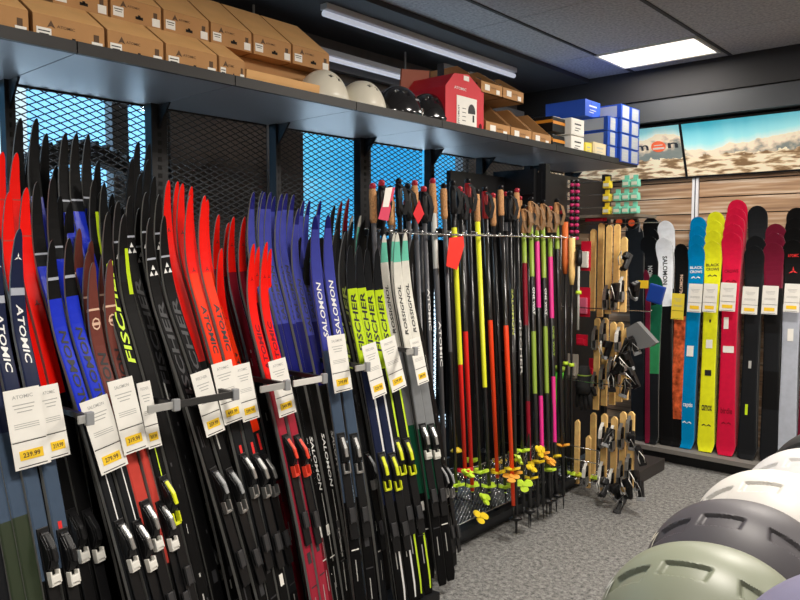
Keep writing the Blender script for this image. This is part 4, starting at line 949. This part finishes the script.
CARB = mat('pole_black', (.012, .012, .013), .3, coat=.3); PYEL = mat('pole_yellow', (.85, .85, .03), .35); PRED = mat('pole_red', (.75, .015, .01), .35); PORG = mat('pole_orange', (.92, .06, .01), .35); PPINK = mat('pole_pink', (.75, .02, .25), .4); PLIM = mat('pole_lime', (.26, .38, .04), .4); PGRY = mat('pole_grey', (.10, .10, .11), .35); PWH = mat('pole_white', (.6, .6, .56), .4)
BK_L = mat('basket_lime', (.60, .85, .05), .4); BK_Y = mat('basket_yellow', (.90, .65, .02), .4); BK_O = mat('basket_orange', (.85, .38, .04), .4); BK_R = mat('basket_red', (.75, .02, .04), .4); BK_K = PLK
GR = {'cork': (CORK, PLK), 'black': (PLK, PLK), 'lime': (CORK, mat('strap_tan', (.22, .12, .05), .7)), 'redk': (mat('grip_red', (.4, .01, .015), .5), PLK)}
def pole(u, vt, ub, vb, xt_, xb, zones, grip, basket, label, bk='leaf', txt=None, bzz=.085, fat=1.):
    top = atx(u, vt, xt_); bot = atx(ub, vb, xb)
    if bot.z < .035: bot = bot+(top-bot)*((.035-bot.z)/(top.z-bot.z))
    d = (top-bot).normalized(); L = (top-bot).length
    n = Vector((1, -.5, 0)); M = ski_frame(bot, d, n)
    o = root('ski_pole', label, 'ski pole', group='ski poles on the rack'); o.matrix_world = M
    g = GR[grip]; G = L-.155
    # shaft with colour zones given as fraction from the top
    zs = [G]; ms = []; mats_ = []
    for fr, m in zones:
        z = max(.07, G-(G-.07)*fr); zs.append(z); mats_.append(m)
    pts = zs[::-1]; mats_ = mats_[::-1]
    bm = NB(); tube(bm, [(0, 0, z) for z in pts], [(.0075+.0035*min(1, z/(L*.7)))*fat for z in pts], 8, mi=list(range(len(mats_)))); mk('shaft', bm, mats_, o)
    bm = NB(); tube(bm, [(0, 0, G-.02), (0, 0, G), (.001, 0, G+.05), (.002, 0, G+.10), (.004, 0, L-.02)], [.012, .018, .0165, .0185, .016], 10); gg = mk('grip', bm, g[0], o)
    bm = NB(); bmesh.ops.create_uvsphere(bm, u_segments=10, v_segments=6, radius=1, matrix=Matrix.Translation((.006, 0, L-.008)) @ Matrix.Diagonal((.021, .015, .017, 1))); box(bm, (.02, 0, L-.006), (.02, .012, .012), bev=.003); mk('grip_cap', bm, mat('cap_red', (.55, .03, .05), .4) if (int(u) % 3 == 0) else PLK, gg, smooth=True)
    bm = NB(); lp = [(.012, .0, L-.02), (.045, .012, L-.05), (.055, .018, L-.11), (.035, .012, L-.17), (.018, .0, L-.13), (.012, 0, L-.06)]
    for (a, b, c), (a2, b2, c2) in zip(lp, lp[1:]): prism(bm, [(a, b-.010, c), (a2, b2-.010, c2), (a2, b2+.010, c2), (a, b+.010, c)], (.0025, 0, 0))
    bm.transform(Matrix.Diagonal((-1, 1, 1, 1))) if grip == 'cork' else None; mk('strap', bm, FAB if g[1] is PLK else g[1], gg)
    bz = bzz; bm = NB()
    if bk == 'leaf':
        for a0 in (0, 2.09, 4.19):
            a = a0+u*.37; ring = []
            for q in range(9):
                aa = a-.95+1.9*q/8; rr = .016+.030*math.sin(math.pi*q/8)**.6; ring.append((rr*math.cos(aa), rr*math.sin(aa), bz+.30*rr))
            prism(bm, [(0, 0, bz)]+ring, (0, 0, .012))
        tube(bm, [(0, 0, bz-.02), (0, 0, bz+.02)], [.007, .010], 8)
    else: tube(bm, [(0, 0, bz-.015), (0, 0, bz-.005), (0, 0, bz+.002), (0, 0, bz+.02)], [.008, .034, .034, .008], 14)
    mk('basket', bm, basket, o)
    bm = NB(); tube(bm, [(0, 0, 0), (0, 0, .03), (0, 0, .075)], [.0015, .004, .0055], 6); mk('tip', bm, PLK, o)
    if txt:
        s_, m, fr, ln = txt; bm = NB(); zc = G-(G-.07)*fr
        text_bm(bm, s_, .1, lambda a, b: Vector((math.sqrt(max(0, (.011*fat)**2-b*b))+.0008, b, zc-a)) , 0, .02, ln, .013); mk('lettering', bm, m, o)
B1 = [(1, CARB)]
def place(i, u): return ('standing at the left end', 'standing left of the red tag', 'standing right of the red tag', 'standing near the middle', 'standing right of the middle', 'standing at the right end')[i]
# the main row: u, colour zones, grip, basket, words
PL_ = [
 (372, [(1, PGRY)], 'cork', BK_K, 'grey pole with cork grip, first of the row', None),
 (381, [(1, CARB)], 'black', BK_K, 'black pole with black grip between two cork ones at left', None),
 (389, [(.5, PGRY), (1, CARB)], 'cork', BK_K, 'grey and black pole under the pink paper tag', None),
 (398, [(1, CARB)], 'black', BK_K, 'black pole with black grip right of the pink paper tag', None),
 (407, [(1, PGRY)], 'black', BK_K, 'grey pole above the white ski tag', None),
 (414, [(.8, PGRY), (1, CARB)], 'cork', BK_R, 'grey pole with cork grip above the white skis', None),
 (423, [(1, PGRY)], 'black', BK_K, 'grey pole with white lettering left of two cork grips', ('ATOMIC', TXW, .26, .20)),
 (432, [(.22, PWH), (1, PGRY)], 'cork', BK_K, 'pole with cork grip and white upper shaft', ('ATOMIC', TXW, .42, .22)),
 (443, [(.5, PGRY), (1, CARB)], 'cork', BK_L, 'grey pole with tallest cork grip near red tag', None),
 (452, [(.06, PLK), (.58, PYEL), (1, PRED)], 'black', BK_R, 'yellow pole turning red, under the red paper tag', None),
 (459, [(.42, CARB), (1, PRED)], 'black', BK_L, 'black pole turning red, beside the yellow and red one', None),
 (467, [(1, CARB)], 'redk', BK_L, 'black pole with dark red grip left of the yellow pole', None),
 (476, [(.62, PYEL), (1, CARB)], 'cork', BK_L, 'bright yellow topped pole with cork grip', None),
 (484, [(.40, CARB), (1, PORG)], 'redk', BK_Y, 'black pole turning orange, left of two', None),
 (492, [(1, CARB)], 'cork', BK_L, 'black lettered pole with cork grip between the orange ones', None),
 (500, [(.40, CARB), (1, PORG)], 'cork', BK_Y, 'black pole turning orange, right of two', None),
 (509, [(1, CARB)], 'black', BK_O, 'black pole with olive zigzag lettering', ('SALOMON', mat('print_olive2', (.4, .45, .08), .5), .25, .25)),
 (516, [(1, CARB)], 'cork', BK_L, 'black pole with white lettering and tall cork grip', ('FISCHER', TXM, .38, .3)),
 (523, [(.12, PLIM), (.35, MAR), (.62, CARB), (.85, MAR), (1, CARB)], 'lime', BK_Y, 'pole with lime top and dark pink bands', None),
 (530, [(.20, PLIM), (.40, CARB), (.62, PLIM), (1, CARB)], 'lime', BK_Y, 'pole with two lime bands on black', ('ONE WAY', TXW, .24, .16)),
 (536, [(.05, PLIM), (.30, PPINK), (.62, CARB), (.8, PPINK), (1, CARB)], 'lime', BK_O, 'thin pink and black pole beside lime ones', None),
 (542, [(.20, PLIM), (.38, CARB), (.62, PLIM), (1, CARB)], 'lime', BK_L, 'lime and black pole left of the bright pink one', ('ONE WAY', TXW, .24, .16)),
 (549, [(.10, PLIM), (.34, PPINK), (.56, CARB), (.80, PPINK), (1, CARB)], 'lime', BK_Y, 'bright pink banded pole with lime grip', ('ONE WAY', PLIM, .37, .18)),
 (556, [(.10, PLIM), (1, CARB)], 'lime', BK_O, 'black pole with lime top, last of the row', None)]
for i, (u, z, g, b, l, tx_) in enumerate(PL_):
    top_v = 185+((u-372)*.055 if u > 470 else 0)+[0, -3, 3, -5][i % 4]+(10 if u > 520 else 0)
    vb = 530+((u-372)/184)*(-6); vb = 505 if u < 500 else 534
    if i % 2: vb -= 14
    pole(u, top_v, u+14-(6 if u > 500 else 0), vb, -2.27, -2.10 if u < 500 else -1.96, z, g, b, l, txt=tx_, bzz=.085 if u < 500 else .24+.05*(i % 3), fat=1.35 if z[0][1] is not PGRY and len(z) > 1 else 1.1)
# second row of dark poles behind
nm = ['behind the first grey pole', 'behind the pink paper tag', 'behind the white-topped pole', 'behind the lettered grey poles', 'behind the tall cork grip', 'behind the yellow and red pole', 'behind the bright yellow pole', 'behind the left orange pole', 'behind the right orange pole', 'behind the olive lettered pole', 'behind the lime topped poles', 'behind the bright pink pole', 'behind the last pole']
for i in range(13):
    u = 377+i*14.2; pole(u, 193+(i % 3)*4, u+9, 478-(i % 2)*12, -2.44, -2.36, [(.3, CARB if i % 3 else PGRY), (1, CARB)], 'cork' if i % 3 == 1 else 'black', [BK_L, BK_K, BK_Y][i % 3], 'dark pole in the rear row, '+nm[i], bk='disc' if i % 2 else 'leaf')
# the front cluster standing close together at the right end, short touring poles
fr = [(513, 206, 516, 536), (528, 208, 529, 528), (545, 208, 547, 543), (553, 210, 551, 538), (561, 212, 556, 543)]
fn_ = ['leftmost black pole reaching the floor in front', 'second black pole reaching the floor in front', 'middle black pole reaching the floor in front', 'black pole next to the last front one', 'rightmost black pole reaching the floor in front']
for i, (u, v, ub, vb) in enumerate(fr):
    pole(u, v, ub, vb, -2.31, -1.95, [(1, CARB)], 'black', [BK_K, BK_K, BK_K, BK_K, BK_K][i], fn_[i], bk='disc')
# loose spare baskets at the foot of the rack
def spare(u, v, X, m, label):
    p = atx(u, v, X); t = bm = NB()
    for a0 in (0, 2.09, 4.19):
        ring = []
        for q in range(9):
            aa = a0-.95+1.9*q/8; rr = .018+.030*math.sin(math.pi*q/8)**.6; ring.append((rr*math.cos(aa)*.7, rr*math.sin(aa), .25*rr*math.sin(a0*3)))
        prism(bm, [(0, 0, 0)]+ring, (.008, 0, .014))
    tube(bm, [(0, 0, -.015), (0, 0, .02)], [.008, .012], 8)
    o = mk('pole_basket', bm, m, None, loc=p); o.rotation_euler = (random.random()*1.6-.8, .5+random.random()*.9, random.random()*1.6-1.1); tag(o, label, 'pole basket', 'spare pole baskets')
for a in ((467, 473, -2.09, BK_L, 'lime pole basket at the left'), (484, 498, -2.09, BK_L, 'large lime basket low on the rack'), (480, 516, -2.07, BK_Y, 'lowest yellow pole basket'),
          (511, 478, -2.0, BK_O, 'orange basket above the lower orange'), (524, 484, -1.98, BK_L, 'bright lime basket in the centre of the bunch'), (517, 459, -2.0, BK_L, 'lime basket high in the bunch'),
          (530, 467, -1.98, BK_Y, 'yellow orange basket right of centre'), (539, 450, -1.95, BK_Y, 'topmost yellow pole basket'), (549, 461, -1.93, BK_O, 'rightmost orange pole basket'), ):
    spare(*a)
# paper tags on poles
def paper(name, pts, X, col, label, white=None):
    P_ = [atx(*p, X) for p in pts]; t = root(name, label, 'tag', P_[0]); b0 = P_[0]
    bm = NB(); prism(bm, [p-b0 for p in P_], (.0015, 0, 0)); mk('paper', bm, col, t)
    if white:
        W_ = [atx(*p, X)-b0+Vector((.003, 0, 0)) for p in white]; bm = NB(); prism(bm, W_, (.0008, 0, 0)); mk('printed_label', bm, CARD, t)
paper('hang_tag', [(386, 190), (395, 187), (388, 221), (378, 219)], -2.20, mat('tag_pink', (.7, .05, .12), .6), 'pink paper hang tag with white label on pole grip', [(385, 188), (392, 187), (388, 207), (382, 207)])
paper('hang_tag', [(449, 238), (463, 236), (464, 246), (457, 270), (446, 266)], -2.16, mat('tag_red', (.85, .03, .02), .5), 'bright red paper tag hanging on the pole rail')
paper('hang_tag', [(419, 200), (424, 214), (418, 224), (413, 214)], -2.18, mat('tag_red2', (.7, .01, .02), .5), 'small red diamond tag among the pole grips')

# ------------------------------------------------------------------ gondola end with hooks and beech boards
t = root('gondola', 'black display gondola end holding hooks and packs', 'display stand', (0, 0, 0))
bm = NB(); box(bm, (-2.36, 4.42, 1.03), (.05, .90, 1.90)); box(bm, (-2.335, 4.0, 1.03), (.05, .05, 2.0)); box(bm, (-2.335, 4.86, 1.03), (.05, .05, 2.0)); mk('back_panel', bm, FRAME, t)
bm = NB(); box(bm, (-2.08, 4.58, .04), (.42, .56, .08), bev=.004); mk('base', bm, mat('gondola_base', (.035, .03, .028), .5), t)
bm = NB(); box(bm, (-2.10, 4.42, 1.712), (.48, .34, .018)); mk('shelf', bm, mat('gondola_shelf', (.17, .15, .12), .5), t)
t2 = root('pole_divider', 'tall black slatted panel behind the pole grips', 'panel', (0, 0, 0)); bm = NB(); box(bm, (-2.52, 3.95, 1.05), (.30, .03, 1.9)); 
for k in range(9): box(bm, (-2.52, 3.93, .25+k*.2), (.30, .02, .012))
mk('panel', bm, FRAME, t2)
bm = NB(); box(bm, (-2.60, 3.75, 1.03), (.03, .75, 1.86)); mk('side_panel', bm, FRAME, t2)
WIRE = _m['chrome_wire']
def hook(x0, x1, y, z, label):
    bm = NB(); tube(bm, [(x0, y, z), (x1-.01, y, z), (x1, y, z+.012)], .0035, 6); box(bm, (x0, y, z), (.008, .03, .05)); tag(mk('display_hook', bm, WIRE), label, 'hook', 'wire display hooks')
for k, z in enumerate((1.925, 1.845, 1.765)):
    hook(-2.31, -1.86, 4.26, z, ('upper', 'middle', 'lower')[k]+' wire hook with wax packs')
    for j, (u) in enumerate((-2.035, -1.965, -1.91, -1.855)):
        if k == 0 and j == 1: continue
        y_ = j == 0
        t = root('wax_pack', ('yellow' if y_ else 'mint green')+' wax pack, '+(('only one', 'left', 'middle', 'right')[j])+' on the '+('upper', 'middle', 'lower')[k]+' hook', 'pack', (u, 4.25, z), 0, 'wax packs on three hooks')
        bm = NB(); box(bm, (0, 0, -.030), (.048, .045, .030), bev=.006); box(bm, (0, 0, -.008), (.040, .05, .016), bev=.003); box(bm, (0, 0, .012), (.030, .004, .03)); mk('pack_body', bm, mat('wax_yellow', (.80, .62, .03), .45) if y_ else mat('wax_mint', (.20, .62, .46), .45), t)
        bm = NB(); box(bm, (0, -.0235, -.022), (.034, .002, .024)); mk('pack_label', bm, mat('wax_label', (.72, .75, .60), .5), t)
def board(u, v0, v1, Y, w, label, bz=(.35,), m=WOOD, dark=BLK):
    p0 = aty(u, v0, Y); p1 = aty(u-.3, v1, Y); L = p0.z-max(p1.z, .05)
    t = root('demo_board', label, 'board', (p0.x, Y, p0.z-L), 0, 'beech sample boards with bindings')
    bm = NB(); q = [(-w/2, 0), (w/2, 0), (w/2, L-.015), (w/2-.012, L), (-w/2+.012, L), (-w/2, L-.015)]; prism(bm, [(x, 0, z) for x, z in q], (0, .018, 0)); mk('plank', bm, m, t)
    for f in bz:
        z = L*f; b = NB(); box(b, (0, -.006, z-.02), (w*.55, .012, .13), bev=.003); box(b, (0, -.022, z+.030), (w*.80, .028, .036), bev=.005); o = mk('binding', b, PLK, t)
        b = NB(); prism(b, [(-.009, -.014, z+.07), (-.009, -.050, z+.03), (-.009, -.056, z-.02), (-.009, -.046, z-.02), (-.009, -.038, z+.02)], (.018, 0, 0)); mk('lever', b, SILV if int(u) % 2 else PLW, o)
        b = NB()
        for s in (-1, 1): box(b, (s*w*.36, -.025, z-.045), (.006, .035, .05), bev=.001)
        box(b, (0, -.03, z-.075), (w*.7, .02, .014), bev=.003); mk('boot_clamp', b, SILV, o)
r1 = [(593, 229, 311, 4.32, ()), (601, 223, 317, 4.30, ()), (609, 225, 314, 4.22, (.2,)), (617, 224, 312, 4.24, (.18,)), (624, 237, 312, 4.16, (.32,))]
r2 = [(597, 318, 410, 4.22, (.3, .8)), (605, 318, 406, 4.20, (.35, .86)), (613, 322, 405, 4.18, (.45,)), (620, 322, 402, 4.14, (.4, .8)), (626, 328, 400, 4.10, (.55,))]
r3 = [(593, 413, 480, 4.20, ()), (604, 414, 503, 4.02, (.75, .25)), (614, 417, 497, 4.0, (.75, .2)), (623, 412, 492, 3.98, (.72, .25)), (631, 412, 488, 3.96, (.8, .3)), (577, 420, 497, 4.05, ()), (588, 436, 503, 4.02, (.3,))]
cn = ['leftmost', 'second', 'third', 'fourth', 'rightmost', 'short one at the far left of', 'short low one at the left of']
for nmr, rr in (('upper row', r1), ('middle row', r2), ('lower row', r3)):
    for i, (u, v0, v1, Y, bz) in enumerate(rr):
        board(u, v0, v1, Y, .036 if i < 5 else .030, 'beech sample board, '+cn[i]+(' in the ' if i < 5 else ' the ')+nmr, bz)
for z, y, l in ((1.665, 4.30, 'upper'), (1.135, 4.20, 'middle'), (.70, 4.02, 'lower')):
    for dy in (0,): hook(-2.33, -1.72, y+.01, z, l+' long wire hook carrying the beech boards')
# boots with metal-edged bindings hung under the lowest boards
for i, (u, v, Y) in enumerate(((606, 488, 3.93), (617, 492, 3.92), (629, 488, 3.90), (637, 480, 3.92), (621, 505, 3.90), (632, 440, 3.95), (640, 455, 3.98), (607, 437, 3.95), (619, 366, 4.05), (629, 360, 4.02), (634, 378, 4.02), (626, 388, 4.04), (613, 383, 4.06), (634, 345, 4.05), (625, 347, 4.07), (608, 350, 4.10), (627, 262, 4.08), (636, 290, 4.02), (616, 292, 4.08), (641, 490, 3.9))):
    p = aty(u, v, Y); t = root('ski_binding', 'loose black ski binding with steel lever, '+['below the leftmost boards', 'below the middle boards', 'below the right boards', 'right of the lowest boards', 'lowest of all, almost on the floor', 'right of the lower row top', 'far right at the lower row', 'between the lower boards', 'in front of the middle row centre', 'in front of the middle row right side', 'right edge of the middle row', 'under the middle row right side', 'under the middle row centre', 'beside the grey wedge', 'above the middle clutter', 'left in the middle clutter', 'at the top right boards', 'right of the upper row end', 'centre of the upper row end', 'far right at the floor'][i], 'binding', p, (i*1.7) % 1.5-.7, 'loose ski bindings around the beech boards')
    t.rotation_euler = ((i*.9) % 1.2-.6, (i*.7) % 1.0-.5, (i*1.7) % 1.5-.7)
    bm = NB(); box(bm, (0, 0, 0), (.030, .030, .11), bev=.005); box(bm, (.0, -.02, .03), (.040, .035, .045), bev=.008); mk('housing', bm, PLK, t)
    bm = NB(); tube(bm, [(-.014, -.03, -.04), (-.016, -.055, .0), (0, -.06, .04), (.016, -.055, .0), (.014, -.03, -.04)], .003, 5); mk('lever', bm, SILV if i % 3 else PLW, t)
    bm = NB(); box(bm, (0, -.008, -.05), (.045, .02, .02), bev=.003); mk('heel_cup', bm, PLG if i % 2 else PLK, t)
# grey wedge sample
p = aty(640, 350, 4.05); bm = NB(); A = [aty(*q, 4.05)-p for q in ((626, 328), (637, 322), (656, 343), (650, 347), (628, 352))]; prism(bm, A, (0, .05, 0)); o = mk('ski_sample', bm, mat('grey_sample', (.15, .155, .16), .5), None, loc=p); tag(o, 'grey wedge shaped sample sticking out right of the boards', 'sample')
# blister packs and small goods on the gondola
def pack(u, v, w, h, Y, m, label, cat='pack', face=None, name='blister_pack'):
    p = aty(u, v, Y); s = 5.0/727; t = root(name, label, cat, p)
    W_, H_ = w*.0061, h*.0059; bm = NB(); box(bm, (0, 0, 0), (W_, .006, H_), bev=.001); mk('backing_card', bm, m, t)
    bm = NB(); box(bm, (0, -.014, -H_*.12), (W_*.7, .022, H_*.55), bev=.007); mk('blister', bm, face or m, t)
for a in ((586, 256, 11, 32, 4.28, REDP, 'red pack with pale label beside the upper boards', 'pack', CARD), (584, 302, 14, 32, 4.27, REDP, 'red and pink blister pack left of the upper boards', 'pack', mat('pink_blister', (.75, .15, .25), .3)),
          (582, 340, 13, 12, 4.2, REDP, 'small red cap at the middle hook', 'cap', REDP), (592, 372, 7, 30, 4.26, REDP, 'narrow red pack behind the middle boards', 'pack', REDP), (573, 366, 12, 26, 4.15, mat('beige_card', (.35, .31, .26), .6), 'beige tag card right of the green sleeve', 'pack', None),
          (583, 240, 22, 14, 4.34, mat('brown_card', (.28, .2, .13), .6), 'brown carton under the wax packs', 'pack', None), (596, 219, 24, 5, 4.3, REDP, 'flat red pack on the shelf under the wax', 'pack', REDP)):
    pack(a[0], a[1], a[2], a[3], a[4], a[5], a[6], a[7], a[8])
p = aty(558, 390, 3.95); t = root('pole_sleeve', 'bright green sleeve hanging beside the poles', 'sleeve', p); bm = NB(); tube(bm, [(-.018, 0, -.14), (-.012, 0, -.05), (.0, 0, .06), (.008, 0, .12)], [.020, .022, .026, .027], 12); mk('sleeve', bm, mat('green_sleeve', (.10, .62, .04), .4), t); bm = NB(); tube(bm, [(.008, 0, .12), (.012, 0, .145)], [.030, .032], 12); mk('collar', bm, PLIM, t)
# black gloves / bag and yellow cuffs
p = aty(584, 385, 4.18); t = root('glove', 'black ski glove hanging left of the boards', 'glove', p); bm = NB()
tube(bm, [(0, 0, .12), (0, 0, .06), (0, 0, .0), (0, 0, -.05)], [.030, .045, .055, .05], 12)
for k in range(4): tube(bm, [(-.04+.026*k, 0, -.04), (-.045+.03*k, 0, -.10-.012*(k in (1, 2))), (-.045+.03*k, 0, -.145-.015*(k in (1, 2)))], [.014, .013, .009], 8)
tube(bm, [(.045, 0, .02), (.07, 0, -.03), (.072, 0, -.06)], [.015, .013, .009], 8); mk('glove_body', bm, FAB, t)
bm = NB(); tube(bm, [(0, 0, .062), (0, 0, .070)], .047, 12); mk('cuff_trim', bm, PLIM, t)
# pink and black cord bundle
for k, (u, l) in enumerate(((572.5, 'left'), (577.5, 'right'))):
    a = aty(u, 180, 4.12); b = aty(u-1, 240, 4.12); t = root('braided_cord', l+' pink and black braided cord above the cork grips', 'cord', b, 0, 'braided cords'); bm = NB(); L_ = a.z-b.z; n = 18
    for q in range(n): tube(bm, [(.0, 0, L_*q/n), (0, 0, L_*(q+.5)/n), (0, 0, L_*(q+1)/n)], [.011, .017, .011], 8, mi=q % 2)
    mk('cord', bm, [mat('cord_pink', (.60, .03, .16), .6), PLK], t)
# touring pole group at the hooks' end (wooden grips)
for i, (u, v, ub, vb, l) in enumerate(((572, 238, 571, 470, 'black pole with beech coloured grip below the cords'), (565, 222, 566, 480, 'slim black pole with orange cap beside the gondola'), (579, 250, 578, 330, 'short silver pole shaft beside the red packs'))):
    p0, p1 = aty(u, v, 4.05), aty(ub, vb, 4.02)
    t = root('ski_pole', l, 'ski pole', p1, 0, 'ski poles on the rack'); d = p0-p1
    bm = NB(); tube(bm, [(0, 0, 0), d*.85], .0075, 8); mk('shaft', bm, CARB if i < 2 else PWH, t)
    bm = NB(); tube(bm, [d*.80, d*.84, d], [.012, .02, .02], 10); mk('grip', bm, WOOD if i == 0 else (mat('cap_orange', (.7, .15, .03), .5) if i == 1 else PLK), t)
    bm = NB(); q = d*.45; tube(bm, [q, q+Vector((0, 0, .02))], [.02, .016], 10); mk('clamp', bm, BK_L, t)
# lime discs laid on a wire shelf near the floor
t = root('wire_shelf', 'low chrome wire shelf with lime discs on it', 'shelf', (0, 0, 0)); bm = NB()
a = aty(562, 470, 4.1); b = aty(606, 472, 4.1); z = a.z
for k in range(5): tube(bm, [(a.x-.05, 4.0+.07*k, z), (b.x, 4.0+.07*k, z)], .003, 5)
for k in range(7): tube(bm, [(a.x+(b.x-a.x)*k/6, 3.98, z), (a.x+(b.x-a.x)*k/6, 4.30, z)], .003, 5)
for z2 in (z+.12, z+.2): tube(bm, [(a.x-.05, 4.0, z2), (b.x, 4.0, z2)], .003, 5)
for xx in (a.x-.05, b.x): tube(bm, [(xx, 4.0, .02), (xx, 4.0, z+.2)], .004, 6)
mk('wire_frame', bm, WIRE, t)
for k, (u, v) in enumerate(((566, 468), (574, 470), (580, 473), (590, 471), (597, 474))):
    p = aty(u, v, 4.05); p.z = z+.010+.002*k; bm = NB(); tube(bm, [(0, 0, -.006), (0, 0, 0), (0, 0, .005), (0, 0, .012)], [.030, .032, .012, .008], 14); tag(mk('pole_basket', bm, [BK_L, BK_L, mat('basket_bright', (.8, .85, .03), .4)][k % 3], None, loc=p), ['leftmost', 'second', 'middle', 'fourth', 'rightmost'][k]+' lime disc on the low wire shelf', 'pole basket', 'lime discs on the wire shelf')
# skis lying against the plinth left end: green and blue pair with blue strap, and loose roller ski wheels with orange hubs
alp_ski([(.50, DGREEN), (.72, GREEN), (1.35, CHAR), (1.55, GREEN), (9, BLUP)], 655, 275, 652, -1, 'green and black ski with blue band in front of the black ones', ws=.8)
t = root('ski_strap', 'bright blue band wrapped round the green ski', 'strap', aty(656, 294, 5.04)); bm = NB(); box(bm, (0, 0, 0), (.115, .03, .13), bev=.01, rot=Matrix.Rotation(.25, 3, 'Y')); box(bm, (-.10, .005, .065), (.075, .02, .055), 1); mk('band', bm, [BLUP, CARDY], t)
alp_ski([(9, WINE)], 646, 270, 648, -1, 'narrow dark red ski left of the green ski', ws=.35)
for k, (u, v) in enumerate(((620, 222), (632.5, 223))):
    t = root('roller_ski_wheel', ('left', 'right')[k]+' black wheel with orange hub above the boards', 'roller', aty(u, v, 4.9)); bm = NB(); bmesh.ops.create_cone(bm, segments=20, radius1=.045, radius2=.045, depth=.03, cap_ends=True, matrix=Matrix.Rotation(math.pi/2, 4, 'X')); mk('tyre', bm, PLK, t)
    bm = NB(); bmesh.ops.create_cone(bm, segments=16, radius1=.024, radius2=.024, depth=.036, cap_ends=True, matrix=Matrix.Rotation(math.pi/2, 4, 'X')); mk('hub', bm, mat('hub_orange', (.75, .10, .03), .4), t)
    bm = NB(); tube(bm, [(0, .02, 0), (0, .12, 0), (0, .12, -.06)], .006, 6); mk('axle', bm, PLG, t)
